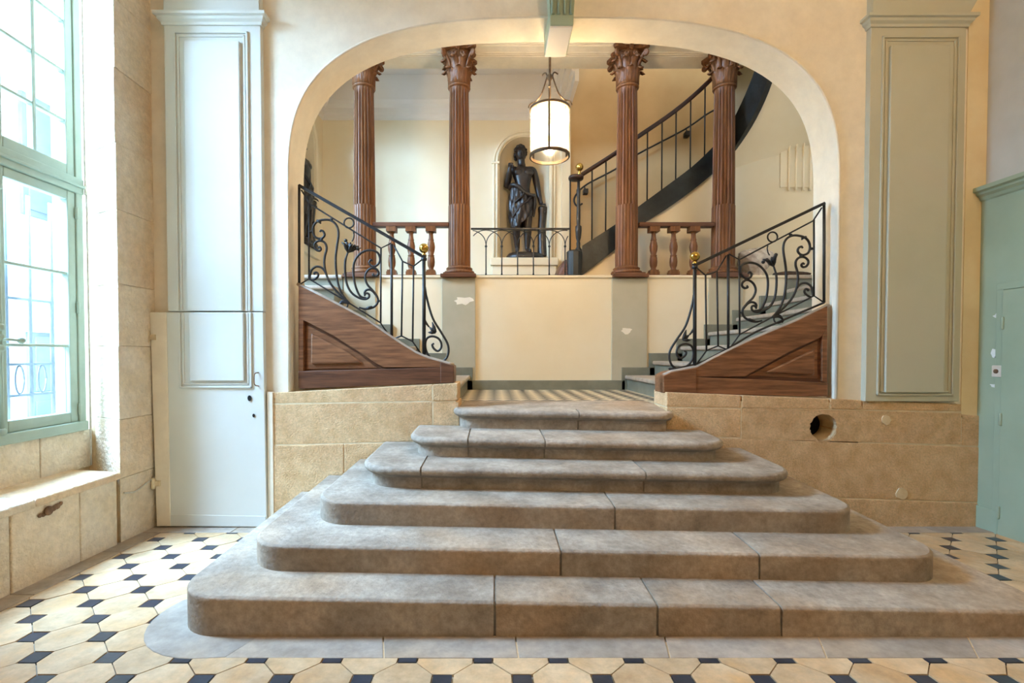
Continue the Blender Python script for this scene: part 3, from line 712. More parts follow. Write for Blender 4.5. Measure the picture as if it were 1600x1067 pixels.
for (a,b,wy,hz2,lab) in ((1559,493,.05,.022,'small torn white paper scrap high on the teal joinery'),(1553,552,.035,.045,'torn white paper scrap just above the bell push'),(1567,553,.012,.03,'tiny paper sliver between torn scrap and small teal door'),(1557,603,.06,.022,'torn white paper strip below the bell push')):
    Y0,z0=onR(a,b); n=11; pts=[]
    for i in range(n):
        t=2*math.pi*i/n; rr=random.uniform(.6,1.1); pts.append((Y0+math.cos(t)*wy*rr*.8,z0+math.sin(t)*hz2*rr*.8))
    mk('paper_scrap',MB().prism_yz(pts,bx-.002,bx+.006),M['paper'],label=lab,cat='paper scrap')
# strip of yellow wall at the right corner is its own limewash panel
mk('limewash_strip',MB().prism_xz([(px_x(1500,YW)+.01,pz(647,YW)),(XR,pz(650,YW)),(XR,CEIL),(px_x(1500,YW)+.01,CEIL)],YW-.006,YW+.004),M['yellow'],wall_back)
# ================================================================== CEILING of the passage
cl=MB(); cl.box((-3.1,-4,CEIL),(3.9,YB,CEIL+.2)); mk('ceiling',cl,M['white_in'],kind='structure')
# closed end of the passage behind the camera
eb=MB(); eb.box((-3.1,-4.2,-.1),(3.9,-4.0,CEIL))
mk('wall_front',eb,M['plaster'],kind='structure')
# ================================================================== STAIR HALL BEYOND THE ARCH
XHL,XHR=-3.25,4.35; ZS=4.70; HC=5.5
def smb(*boxes):
    m=MB()
    for a,b in boxes: m.box(a,b)
    return m
# platform floor
mk('floor_threshold',MB().hexa([(-.26,YW-.029,ZP-.2),(1.28,YW-.029,ZP-.2),(1.28,3.95,ZP-.2),(-.26,3.95,ZP-.2),(-.26,YW-.029,zt(5,-.26,YW-.03)),(1.28,YW-.029,zt(5,1.28,YW-.03)),(1.28,3.95,ZP+.002),(-.26,3.95,ZP+.002)]).box((-.26,3.95,ZP-.2),(1.28,4.22,ZP+.002)),M['step'],None,kind='structure')
mk('floor_platform',MB().box((XHL,YB+.002,ZP-.25),(XHR,YL,ZP-.004)),M['checker'],kind='structure')
# landing slab and front wall with dado pilasters
XLA,XLB=px_x(538,YL),px_x(1225,YL)
wl2=MB(); wl2.box((XLA,YL,ZP-.1),(XLB,YL+.25,ZU-.02)); wl2.box((XHL,YL+.252,ZP-.1),(XHR,YL+.30,ZU-.252))
wland=mk('wall_landing',wl2,M['plaster_in'],kind='structure')
mk('floor_landing',smb(((XHL,YL+.25,ZU-.25),(XHR,YK,ZU))),M['slab'],kind='structure')
mk('coping',MB().box((XLA,YL-.012,ZU-.03),(XLB,YL+.27,ZU)),M['plaster_in'],wland,bevel=.006)
for a,b in ((538,588),(691,743),(955,1010),(1105,1158)):
    mk('dado_pilaster',MB().box((px_x(a,YL),YL-.022,ZP),(px_x(b,YL),YL+.01,ZU-.04)),M['dado'],wland,bevel=.004)
mk('baseboard',MB().box((px_x(728,YL),YL-.034,ZP-.01),(px_x(976,YL),YL,pz(594,YL))),M['skirt'],wland,bevel=.004)
LX=[-.30-.30*i for i in range(6)]; RXs=[1.50+.31*i for i in range(6)]
for i in range(6):
    zz=ZP+.161*(i+1)
    xa=LX[i]; xb=LX[i]-.30
    if i<5:
        mk('skirting_step',MB().box((max(xb,XLA),YL-.034,zz-.17),(xa+.06,YL,zz+.088)),M['skirt'],wland,bevel=.003)
    xa=RXs[i]; xb=RXs[i]+.31
    mk('skirting_step',MB().box((xa-.06,YL-.034,zz-.17),(min(xb,XLB),YL,zz+.088)),M['skirt'],wland,bevel=.003)
# flaked paint patches on the dado strips
for (a,b,wx,wz) in ((724,470,.11,.05),(979,517,.07,.04)):
    c=pix(a,b,YL-.022); n=14; pts=[]
    for i in range(n):
        t=2*math.pi*i/n; rr=random.uniform(.65,1.1); pts.append((c.x+math.cos(t)*wx*rr,c.z+math.sin(t)*wz*rr))
    mk('bare_plaster_patch',MB().prism_xz(pts,YL-.0232,YL-.018),M['plaster'],wland)
# side flights
def flight(name,xs,sgn,xend,x_lo,x_hi,label):
    e=empty(name,(xs[0],4.75,ZP),label,'stairs')
    for i,x in enumerate(xs):
        z1=ZP+.161*(i+1)
        x2=xs[i+1] if i+1<len(xs) else xend
        a,b=(x,x2) if sgn>0 else (x2,x)
        st=mk('step',MB().box((a,YB+.005,ZP-.01),(b,YL-.036,z1-.042)),M['skirt'],e)
        mk('tread',MB().box((a-(.03 if sgn>0 else 0),YB+.004,z1-.042),(b+(.03 if sgn<0 else 0),YL-.035,z1)),M['slab'],st,bevel=.014,seg=3)
    # two risers turning up to the landing
    for i,(y,z1) in enumerate(((YL-.33,ZU-.161),(YL-.03,ZU-.002))):
        st=mk('step',MB().box((x_lo,y,ZP+.9),(x_hi,YL+.25,z1-.042)),M['skirt'],e)
        mk('tread',MB().box((x_lo,y-.03,z1-.042),(x_hi,YL+.249,z1)),M['slab'],st,bevel=.014,seg=3)
flight('stone_flight',LX,-1,XHL+.006,XHL+.006,XLA-.004,'grey stone side flight climbing left behind the iron railing')
flight('stone_flight',RXs,1,XHR-.006,XLB+.004,XHR-.006,'grey stone side flight climbing right behind the iron railing')
# hall walls
hw=MB(); wy0,wy1,wz0,wz1=4.35,5.35,2.9,4.5
hw.box((XHL-.2,YB,0),(XHL,wy0,HC)); hw.box((XHL-.2,wy1,0),(XHL,5.95,HC)); hw.box((XHL-.2,wy0,0),(XHL,wy1,wz0)); hw.box((XHL-.2,wy0,wz1),(XHL,wy1,HC))
mk('wall_hall_left',hw,M['plaster_in'],kind='structure')
w2=empty('window_2',(XHL,4.85,wz0),kind='structure')
for a,b in (((wy0,wz0),(wy0+.06,wz1)),((wy1-.06,wz0),(wy1,wz1)),((wy0,wz0),(wy1,wz0+.06)),((wy0,wz1-.06),(wy1,wz1)),((4.82,wz0),(4.88,wz1)),((wy0,3.4),(wy1,3.43)),((wy0,3.95),(wy1,3.98))):
    mk('window_frame',MB().box((XHL-.1,a[0],a[1]),(XHL-.05,b[0],b[1])),M['winpaint'],w2)
for a,b in ((wy0,4.85),(4.85,wy1)): mk('pane',MB().box((XHL-.08,a,wz0),(XHL-.076,b,wz1)),M['glass'],w2)
mk('wall_hall_right',smb(((XHR,YB,0),(XHR+.2,YK+.2,6.8))),M['plaster_in'],kind='structure')
# left return wall with its niche (X = XN)
XN=px_x(506.5,YK)
def niche_wall_x(y0,y1,yc,r,zb,zs,z0,z1,depth):
    m=MB(); x=XN
    def q(pts,flip=False): m.add(pts,[tuple(range(len(pts)))])
    q([(x,y0,z0),(x,yc-r,z0),(x,yc-r,z1),(x,y0,z1)]); q([(x,yc+r,z0),(x,y1,z0),(x,y1,z1),(x,yc+r,z1)]); q([(x,yc-r,z0),(x,yc+r,z0),(x,yc+r,zb),(x,yc-r,zb)])
    n=20; arc=[(yc-r*math.cos(math.pi*i/n),zs+r*math.sin(math.pi*i/n)) for i in range(n+1)]
    for i in range(n): q([(x,arc[i][0],arc[i][1]),(x,arc[i+1][0],arc[i+1][1]),(x,arc[i+1][0],z1),(x,arc[i][0],z1)])
    rows=[]
    K=8
    for k in range(K+1):
        a=math.pi/2*k/K; rr=math.cos(a); d=math.sin(a)*depth
        rr=max(rr,.0005)
        rows.append([(x-d,yc-r*rr,zb)]+[(x-d,yc+(p[0]-yc)*rr,zs+(p[1]-zs)*rr) for p in arc]+[(x-d,yc+r*rr,zb)])
    m.grid(rows,True)
    q([(x,yc-r,zb),(x,yc+r,zb),(x-depth,yc+r,zb),(x-depth,yc-r,zb)])
    return m,arc
m_,arcL=niche_wall_x(5.95,YK,6.26,.31,2.62,3.98,ZU,HC,.3)
wnl=mk('wall_niche_left',m_,M['plaster_in'],kind='structure')
fr=MB(); fr.tube([(XN+.006,6.26-.37,2.62)]+[(XN+.006,6.26+(p[0]-6.26)*1.19,3.98+(p[1]-3.98)*1.19) for p in arcL]+[(XN+.006,6.26+.37,2.62)],.03,8); mk('niche_frame',fr,M['plaster_in'],wnl)
mk('niche_ledge',MB().box((XN-.02,5.96,2.5),(XN+.05,6.66,2.60)),M['plaster_in'],wnl,bevel=.01)
mk('wall_hall_return',smb(((XHL-.2,5.95,0),(XN,6.0,HC)),((XN-.5,6.0,ZU),(XN-.32,YK,HC))),M['plaster_in'],kind='structure')
XE_=1.06
mk('wall_stairwell',MB().box((XE_,YK,ZU-.2),(XHR,YK+.1,6.9)),M['plaster_darker'],kind='structure')
# back wall with niche
NX,NR,NZB,NZS=px_x(819,YK),.345,pz(404,YK),pz(253,YK)
mb=MB(); zt_=6.9
def qq(pts): mb.add(pts,[tuple(range(len(pts)))])
x0,x1=XN-.3,XE_
qq([(x0,YK,ZU-.2),(NX-NR,YK,ZU-.2),(NX-NR,YK,zt_),(x0,YK,zt_)]); qq([(NX+NR,YK,ZU-.2),(x1,YK,ZU-.2),(x1,YK,zt_),(NX+NR,YK,zt_)]); qq([(NX-NR,YK,ZU-.2),(NX+NR,YK,ZU-.2),(NX+NR,YK,NZB),(NX-NR,YK,NZB)])
n=24; arc=[(NX-NR*math.cos(math.pi*i/n),NZS+NR*math.sin(math.pi*i/n)) for i in range(n+1)]
for i in range(n): qq([(arc[i][0],YK,arc[i][1]),(arc[i+1][0],YK,arc[i+1][1]),(arc[i+1][0],YK,zt_),(arc[i][0],YK,zt_)])
rows=[]; ND=.38
for k in range(11):
    a=math.pi/2*k/10; rr=max(math.cos(a),.0005); d=math.sin(a)*ND
    rows.append([(NX-NR*rr,YK+d,NZB)]+[(NX+(p[0]-NX)*rr,YK+d,NZS+(p[1]-NZS)*rr) for p in arc]+[(NX+NR*rr,YK+d,NZB)])
mb.grid(rows,True); qq([(NX-NR,YK,NZB),(NX+NR,YK,NZB),(NX+NR,YK+ND,NZB),(NX-NR,YK+ND,NZB)])
wst=mk('wall_stair_back',mb,M['plaster_in'],kind='structure')
for o,r in ((1.10,.022),(1.22,.016)):
    fr=MB(); pts=[(NX+(p[0]-NX)*o,YK-.004,NZS+(p[1]-NZS)*o) for p in arc]; fr.tube([(pts[0][0],YK-.004,NZB)]+pts+[(pts[-1][0],YK-.004,NZB)],r,8); mk('niche_frame',fr,M['plaster_in'],wst)
for s in (-1,1): mk('impost',MB().box((NX+s*NR*1.0,YK-.03,NZS-.03),(NX+s*NR*1.32,YK+.002,NZS)),M['plaster_in'],wst,bevel=.006)
mk('niche_ledge',MB().box((px_x(766,YK),YK-.09,pz(416,YK)),(px_x(871,YK),YK+.02,pz(404,YK))),M['plaster_in'],wst,bevel=.012)
mk('niche_base',MB().box((px_x(769,YK),YK-.06,ZU),(px_x(868,YK),YK+.01,pz(416,YK))),M['plaster_in'],wst,bevel=.008)
mk('corner_strip',MB().box((px_x(876,YK),YK-.05,ZU),(px_x(890,YK),YK+.01,pz(172,YK))),M['plaster_in'],wst,bevel=.006)
# ceilings, beam and cornices
def cornice(par,prof,along,name='cornice'):
    pass
XE=1.0; ZC2=5.02
mk('ceiling_landing',smb(((XN-.4,YC,ZC2),(XE,YK+.01,ZC2+.2))),M['white_in'],kind='structure')
mk('ceiling_hall',smb(((XHL-.2,YB,HC),(XHR+.2,5.52,HC+.2)),((XE,5.52,6.8),(XHR+.2,YK+.3,7.0)),((XHL-.2,5.52,HC),(XE,YK,HC+.2))),M['white_in'],kind='structure')
bm_=MB(); bm_.box((XHL,5.40,ZS),(XHR,6.05,HC)); beam=mk('trim_5',bm_,M['plaster'],kind='structure')
for y in (5.43,5.47,5.50,5.55,5.60,5.72,5.76,5.80): mk('soffit_moulding',MB().box((XHL,y-.008,ZS-.010),(XHR,y+.008,ZS+.01)),M['plaster'],beam,bevel=.005)
be2=MB(); be2.box((XE-.02,6.05,pz(117,5.92)),(XE+.03,YK,6.8)); b2=mk('trim_6',be2,M['white_in'],kind='structure')
for k in range(5): mk('cornice_moulding',MB().box((XE-.06-.06*k,6.05,4.68+.055*k),(XE-.0,YK,4.73+.075*k)),M['white_in'],b2,bevel=.012,seg=3)
cz=[(0,pz(188,YK)),(.02,pz(186,YK)),(.03,pz(181,YK)),(.05,pz(178,YK)),(.06,pz(172,YK)),(.11,pz(168,YK)),(.14,pz(163,YK)),(.16,ZC2+.01)]
c3=MB(); c3.grid([[(XN-.02,YK-o,z),(XE,YK-o,z)] for o,z in cz],False); mk('cornice',c3,M['white_in'],wst)
c3=MB(); c3.grid([[(XN+o,5.95,z),(XN+o,YK,z)] for o,z in cz],False); mk('cornice',c3,M['white_in'],wnl)
# ================================================================== UPPER STAIR
YS=5.95
up=empty('upper_staircase',(1.0,YS,ZU),'dark painted staircase rising right behind the columns with plain iron balusters','staircase')
def P(a,b,Y=YS): return pix(a,b,Y)
top=[P(909.8,383.8),P(959.6,351.8),P(997,323),P(1038,293),P(1080.6,261),P(1109,234.4)]
bot=[P(909.8,430),P(959.6,391),P(997,355),P(1038,328.7),P(1080.6,298.4),P(1109,275)]
top+=[Vector(v) for v in ((2.74,5.90,3.86),(2.83,5.80,4.06),(2.87,5.62,4.26),(2.87,5.40,4.46),(2.84,5.15,4.68),(2.80,4.9,4.9))]
bot+=[Vector(v) for v in ((2.75,5.90,3.54),(2.85,5.80,3.72),(2.91,5.62,3.90),(2.92,5.40,4.08),(2.89,5.15,4.28),(2.85,4.9,4.48))]
T=crom(top,3); B=crom(bot,3)
sm=MB(); rows=[]
for i in range(len(T)):
    d=(T[min(i+1,len(T)-1)]-T[max(i-1,0)]); d.z=0; d.normalize(); nn=Vector((-d.y,d.x,0))*.055
    rows.append([T[i],B[i],B[i]+nn,T[i]+nn])
sm.grid(rows,False,closed=True); n_=len(sm.v); sm.f.append((0,1,2,3)); sm.sm.append(False); sm.f.append((n_-1,n_-2,n_-3,n_-4)); sm.sm.append(False)
mk('string',sm,M['greenblack'],up,fix=True)
# treads behind the string
for i in range(9):
    x=.98+.19*i; z=ZU+.142*(i+1)+.0
    mk('tread',MB().box((x,YS+.056,z-.05),(x+.24,YK,z)),M['oakdark'],up,bevel=.008)
# plaster soffit under the turning flight
sf=MB(); rows=[]
for i in range(12,len(B)): rows.append([B[i]+Vector((.02,.03,0)),Vector((XHR,B[i].y+.25,B[i].z+.05)),Vector((XHR,B[i].y+.25,B[i].z+.3)),T[i]+Vector((.06,.05,-.05))])
sf.grid(rows,True); mk('soffit',sf,M['plaster_in'],up)
hr_=[P(903,276),P(908,273.5),P(961,239.7),P(995,214.8),P(1054,174),P(1105.5,129.4)]
hr_+=[Vector((2.74,5.90,4.72)),Vector((2.82,5.8,4.92)),Vector((2.86,5.6,5.1))]
mk('handrail',MB().tube(crom(hr_,4),.026,10,flat=.7),M['darkrail'],up)
hc=crom(hr_,12)
def zat(c,x):
    return min(c,key=lambda p:abs(p.x-x)).z
Tf=crom(top,16)
for px in (924,945.4,967,988,1009.5,1032,1053.6,1076,1098):
    x=px_x(px,YS+.02); mk('baluster',MB().tube([(x,YS+.02,zat(Tf,x)-.02),(x,YS+.02,zat(hc,x))],.009,8),M['iron'],up)
# newel
Yn=5.86; nx=px_x(903,Yn); nz=lambda b:pz(b,Yn)
nb=MB(); nb.lathe([(.095,nz(431)),(.095,nz(394)),(.07,nz(391.5))],(px_x(897,Yn),Yn,0),10,False); mk('newel_block',nb,M['greenblack'],up)
nv=MB(); nv.lathe([(.034,nz(393)),(.044,nz(391)),(.022,nz(386)),(.024,nz(380)),(.018,nz(377)),(.030,nz(372)),(.038,nz(360)),(.038,nz(354)),(.022,nz(352)),(.024,nz(340)),(.019,nz(310)),(.026,nz(297)),(.018,nz(295)),(.016,nz(278))],(nx,Yn,0),14); mk('newel',nv,M['iron'],up)
vd=MB(); c0=P(899,278,Yn); vd.lathe([(.05,-.025),(.085,-.02),(.09,.0),(.085,.018),(.05,.022)],(px_x(899,Yn),Yn,nz(278)),20); mk('handrail_volute',vd,M['darkrail'],up)
bb=MB(); bb.lathe([(.018,nz(274)),(.022,nz(272)),(.014,nz(269)),(.016,nz(267))],(nx+.01,Yn,0),12); bb.sphere((nx+.01,Yn,nz(261)),.047,16,10); mk('brass_ball',bb,M['brass'],up,label='polished brass ball finial')
x=px_x(889.5,Yn); mk('baluster',MB().tube([(x,Yn-.03,nz(393)),(x,Yn-.03,nz(283))],.009,8),M['iron'],up)
cs=MB(); cs.hexa([(px_x(868,Yn),Yn+.02,ZU),(px_x(890,Yn),Yn-.05,ZU),(px_x(890,Yn),Yn+.6,ZU),(px_x(868,Yn),Yn+.6,ZU),(px_x(880,Yn),Yn+.03,nz(406)),(px_x(890,Yn),Yn-.03,nz(404)),(px_x(890,Yn),Yn+.6,nz(404)),(px_x(880,Yn),Yn+.6,nz(406))]); mk('bottom_step',cs,M['oakdark'],up,bevel=.02,seg=3)
# wall under the stair, continuing to the right
ub=[(v.x,v.z) for v in B if v.x<2.9 and v.y>5.5]
poly=[(px_x(911,YS),ZU-.02)]+[(v.x,v.z+.02) for v in B[:19]]
poly=[(x,z) for x,z in poly if z>ZU-.03]
xe=poly[-1][0]
uw=MB(); uw.prism_xz([(poly[0][0],ZU-.02)]+poly[1:]+[(xe,ZU-.02)],YS+.03,YS+.06)
uw.box((xe,YS+.03,0.8),(XHR,YS+.06,HC))
wus=mk('wall_understair',uw,M['plaster_in'],kind='structure')
# slotted vent on that wall
vt=empty('wall_vent',(px_x(1243,YS),YS,pz(298,YS)),'cream vertical slats of a blind vent on the far right wall','vent')
vx0,vx1=px_x(1217,YS),px_x(1283,YS)
mk('back_plate',MB().box((vx0,YS+.018,pz(292,YS)),(vx1,YS+.034,pz(225,YS))),M['plaster_in'],vt,bevel=.006)
for k in range(5):
    x=px_x(1229.5+k*11.3,YS); mk('slat',MB().box((x-.009,YS-.012,pz(298,YS)),(x+.009,YS+.02,pz(218,YS))),M['plaster_in'],vt,bevel=.008)
# wall-side handrail on the far wall
wrail=empty('wall_handrail',(1.4,YK-.06,ZU),'thin iron wall handrail on brackets behind the staircase balusters','handrail')
Yr=YK-.07
pts=[P(910,318,Yr),P(902,322,Yr),P(897,314,Yr),P(901,303,Yr),P(917,288,Yr),P(961,264.6,Yr),P(995,241.5,Yr),P(1070,202,Yr),P(1109,175.6,Yr),P(1155,152,Yr)]
mk('rail',MB().tube(crom(pts,5),.012,8),M['iron'],wrail)
for a,b in ((913,291),(1072,201)):
    p=P(a,b,Yr); q=p+Vector((.02,0,-.07)); r=MB(); r.tube([p,q,q+Vector((0,.08,0))],.008,6); r.box(q-Vector((.03,.03,.03)),q+Vector((.03,.075,.03))); mk('bracket',r,M['iron'],wrail)
# ================================================================== COLUMNS
def leaf_mesh(w,h,out,r0,lobes=3.2):
    m=MB(); rows=[]; nv=9; nu=7
    for i in range(nv):
        v=i/(nv-1); row=[]
        ww=w*(.75+.35*math.sin(math.pi*min(v*1.1,1)))*(1-.55*max(0,v-.72)/.28)*(1+.16*math.cos(v*lobes*2*math.pi))
        for j in range(nu):
            u=-1+2*j/(nu-1)
            o=out*(v**2.6)+.008+.010*(1-abs(u))*(1) - .012*abs(u)**2+ .004*math.cos(u*3*math.pi)
            z=h*math.sin(min(v*1.18,1.0)*math.pi/2) if v<.85 else h*(1-.9*(v-.85))
            if v>.85: o+=.10*out*(v-.85)/.15
            row.append((u*ww, -(r0+o), z))
        rows.append(row)
    m.grid(rows,True); return m
zc0=pz(431,YL); 
def build_column(px,label):
    x=px_x(px,YC); e=empty('wooden_column',(x,YC,ZU),label,'column','fluted wooden columns on the landing')
    zn=pz(139,YC); za=ZS-.002
    mk('plinth',MB().box((x-.20,YC-.205,ZU-.028),(x+.20,YC+.18,ZU+.012)),M['oakdark'],e,bevel=.006)
    mk('plinth_block',MB().box((x-.172,YC-.172,ZU+.012),(x+.172,YC+.172,ZU+.032)),M['oakdark'],e,bevel=.004)
    b=MB(); b.lathe([(.170,ZU+.03),(.178,ZU+.045),(.170,ZU+.062),(.148,ZU+.068),(.144,ZU+.078),(.152,ZU+.086),(.152,ZU+.098),(.138,ZU+.106),(.130,ZU+.115)],(x,YC,0),36); mk('base',b,M['colwood'],e)
    z0=ZU+.115; z1=zn-.015; zm=pz(323,YC)
    def shaft(za_,zb_,nseg,depth,rib):
        m=MB(); rows=[]; NF=20; per=6
        for i in range(nseg+1):
            t=i/nseg; z=za_+(zb_-za_)*t; tt=(z-z0)/(z1-z0); R=.126*(1-.13*tt**1.6); row=[]
            for k in range(NF*per):
                ph=(k%per)/per; a=2*math.pi*k/(NF*per)
                g=max(0,math.sin(ph*2*math.pi*.5)) if not rib else abs(math.sin(ph*math.pi))*.45
                g=0 if ph<.18 else math.sin((ph-.18)/.82*math.pi)
                dd=depth if not rib else -depth*.35
                fade=1.0
                if not rib and t>.97: fade=0
                rr=R-dd*g*fade - (depth*.9 if rib and (0.02<ph<.18) else 0)
                row.append((x+rr*math.cos(a),YC+rr*math.sin(a),z))
            rows.append(row)
        m.grid(rows,False,closed=True); return m
    mk('shaft',shaft(zm,z1,18,.019,False),M['colwood'],e)
    mk('shaft_foot',shaft(z0,zm,6,.008,True),M['colwood'],e)
    nk=MB(); nk.lathe([(.110,z1),(.124,z1+.006),(.130,z1+.018),(.124,z1+.030),(.112,z1+.034)],(x,YC,0),32); mk('necking',nk,M['colwood'],e)
    zb_=z1+.034; H=za-zb_
    bell=MB(); bell.lathe([(.108,zb_),(.106,zb_+H*.3),(.112,zb_+H*.6),(.135,zb_+H*.82),(.16,zb_+H*.88)],(x,YC,0),32); cp=mk('capital',bell,M['colwood'],e)
    ab=MB(); pts=[]
    R=.172
    for q in range(4):
        a0=math.pi/4+q*math.pi/2; c=Vector((math.cos(a0),math.sin(a0)))*R*1.52; t=Vector((-math.sin(a0),math.cos(a0)))
        d=Vector((math.cos(a0+math.pi/4),math.sin(a0+math.pi/4)))*R*.92
        pts+=[tuple(c-t*.028),tuple(c+t*.028)]
        c2=Vector((math.cos(a0+math.pi/2),math.sin(a0+math.pi/2)))*R*1.52
        for s in (.22,.5,.78):
            l=(c+t*.028).lerp(c2,s); bow=math.sin(s*math.pi)*.045
            dd=Vector((math.cos(a0+math.pi/4),math.sin(a0+math.pi/4))); pts.append(tuple(l-dd*bow))
    ab.prism_xy([(x+p[0],YC+p[1]) for p in pts],za-H*.11,za)
    mk('abacus',ab,M['colwood'],e,bevel=.008,fix=True)
    def place(mb,ang,name,dz):
        c,s=math.cos(ang),math.sin(ang)
        mm=MB(); mm.add([(x+v[0]*c-v[1]*s,YC+v[0]*s+v[1]*c,v[2]+dz) for v in mb.v],mb.f,True); o=mk(name,mm,M['colwood'],cp)
        m=o.modifiers.new('solid','SOLIDIFY'); m.thickness=.008; return o
    lo=leaf_mesh(.043,H*.42,.066,.106); hi=leaf_mesh(.048,H*.70,.082,.108)
    for k in range(8): place(lo,k*math.pi/4,'acanthus_leaf',zb_)
    for k in range(8): place(hi,(k+.5)*math.pi/4,'acanthus_leaf',zb_)
    for k in range(4):
        a=math.pi/4+k*math.pi/2; d=Vector((math.cos(a),math.sin(a),0)); pth=[]; c=Vector((x,YC,0))
        for i in range(7): t=i/6; pth.append(c+d*(.13+.095*t**1.5)+Vector((0,0,zb_+H*(.45+.38*t))))
        cc=pth[-1]+d*.0+Vector((0,0,-.03))
        for i in range(1,20): t=i/19; aa=math.pi/2-t*3.2*math.pi; r=.03*(1-.75*t); pth.append(cc+d*(r*math.cos(aa))+Vector((0,0,r*math.sin(aa))))
        mk('volute',MB().tube(pth,.015,7),M['colwood'],cp)
        a=k*math.pi/2; d=Vector((math.cos(a),math.sin(a),0)); fl=MB(); fl.sphere(c+d*.168+Vector((0,0,za-H*.08)),.028,8,6)
        for q in range(5):
            t=q*2*math.pi/5; tt=Vector((-d.y,d.x,0)); fl.sphere(c+d*.16+tt*(.02*math.cos(t))+Vector((0,0,za-H*.08+.02*math.sin(t))),.014,6,5)
        mk('rosette',fl,M['colwood'],cp)
        for sg in (-1,1):
            tt=Vector((-d.y,d.x,0))*sg; pth=[]
            for i in range(18):
                t=i/17; aa=-math.pi/2+t*2.6*math.pi; r=.026*(1-.7*t); pth.append(c+d*.150+tt*(.045+r*math.cos(aa))+Vector((0,0,zb_+H*.76+r*math.sin(aa))))
            mk('helix',MB().tube(pth,.009,6),M['colwood'],cp)
    return e
cols=[(571,'fluted brown wooden column at far left, capital half hidden by the arch'),(718,'fluted brown wooden column left of the bronze statue and lantern'),(978,'fluted brown wooden column between newel post and right balustrade'),(1128,'fluted brown wooden column in front of the curving upper stair')]
c1_=build_column(*cols[0])
for px,lab in cols[1:]:
    c=copy_tree(c1_,None,(px_x(px,YC)-px_x(cols[0][0],YC),0,0)); c['label']=lab
# ================================================================== WOODEN BALUSTRADES
def balustrade(pxa,pxb,pxs,label):
    Y=5.70; e=empty('wooden_balustrade',((px_x(pxa,Y)+px_x(pxb,Y))/2,Y,ZU),label,'balustrade','turned wooden balustrades between columns')
    z1=pz(348.5,Y); z0=ZU
    mk('top_rail',MB().box((px_x(pxa,Y),Y-.05,z1-.05),(px_x(pxb,Y),Y+.05,z1)),M['oakdark'],e,bevel=.008,seg=3)
    mk('bottom_rail',MB().box((px_x(pxa,Y),Y-.06,z0),(px_x(pxb,Y),Y+.06,z0+.018)),M['oakdark'],e,bevel=.004)
    h=z1-.05-z0-.018; zb_=z0+.018
    pr=[(.042,.10),(.030,.13),(.028,.15),(.040,.20),(.044,.28),(.040,.36),(.034,.40),(.040,.41),(.028,.43),(.042,.52),(.046,.60),(.038,.68),(.032,.71),(.030,.72),(.036,.735),(.030,.75),(.026,.80),(.024,.86),(.032,.885),(.038,.90)]
    for p in pxs:
        x=px_x(p,Y); b=MB(); b.lathe([(r,zb_+t*h) for r,t in pr],(x,Y,0),16)
        b.box((x-.055,Y-.055,zb_),(x+.055,Y+.055,zb_+h*.07)); b.box((x-.048,Y-.048,zb_+h*.07),(x+.048,Y+.048,zb_+h*.105)); b.box((x-.056,Y-.056,zb_+h*.90),(x+.056,Y+.056,zb_+h*1.0))
        mk('baluster',b,M['colwood'],e)
balustrade(585,702,(613,643,674),'turned wooden balustrade between the two left columns')
balustrade(996,1112,(1020,1051,1082),'turned wooden balustrade between the two right columns')
# ================================================================== IRON ARCADE RAILING (centre)
Yi=5.66; ir=empty('iron_arcade_railing',(px_x(812,Yi),Yi,ZU),'low iron railing of interlaced arches in front of the bronze statue','railing')
zt_r=pz(358,Yi); zb_r=pz(430.5,Yi)
mk('top_rail',MB().box((px_x(736,Yi),Yi-.016,zt_r-.006),(px_x(889,Yi),Yi+.016,zt_r+.012)),M['iron'],ir,bevel=.003)
mk('bottom_rail',MB().box((px_x(736,Yi),Yi-.010,zb_r-.004),(px_x(889,Yi),Yi+.010,zb_r+.008)),M['iron'],ir,bevel=.002)
sp=24.6; bxs=[759.4+sp*k for k in range(6)]; zk=pz(385,Yi)
for p in bxs:
    x=px_x(p,Yi); b=MB(); b.tube([(x,Yi,zb_r),(x,Yi,zk)],.007,8); b.lathe([(.008,zk-.012),(.014,zk-.004),(.014,zk+.006),(.008,zk+.014)],(x,Yi,0),10); b.lathe([(.013,zb_r),(.008,zb_r+.03)],(x,Yi,0),8); mk('bar',b,M['iron'],ir)
xe0,xe1=px_x(738,Yi),px_x(888,Yi)
for k in range(-1,7):
    cx=px_x(759.4+sp*k,Yi); R=px_x(759.4+sp,Yi)-px_x(759.4,Yi); H_=zt_r-.012-zk
    pth=[(cx-R*math.cos(t),Yi+(.004 if k%2 else -.004),zk+H_*math.sin(t)**.85) for t in [math.pi*i/20 for i in range(21)]]
    pth=[p for p in pth if xe0<=p[0]<=xe1]
    if len(pth)>2: mk('arch_bar',MB().tube(pth,.005,6),M['iron'],ir)
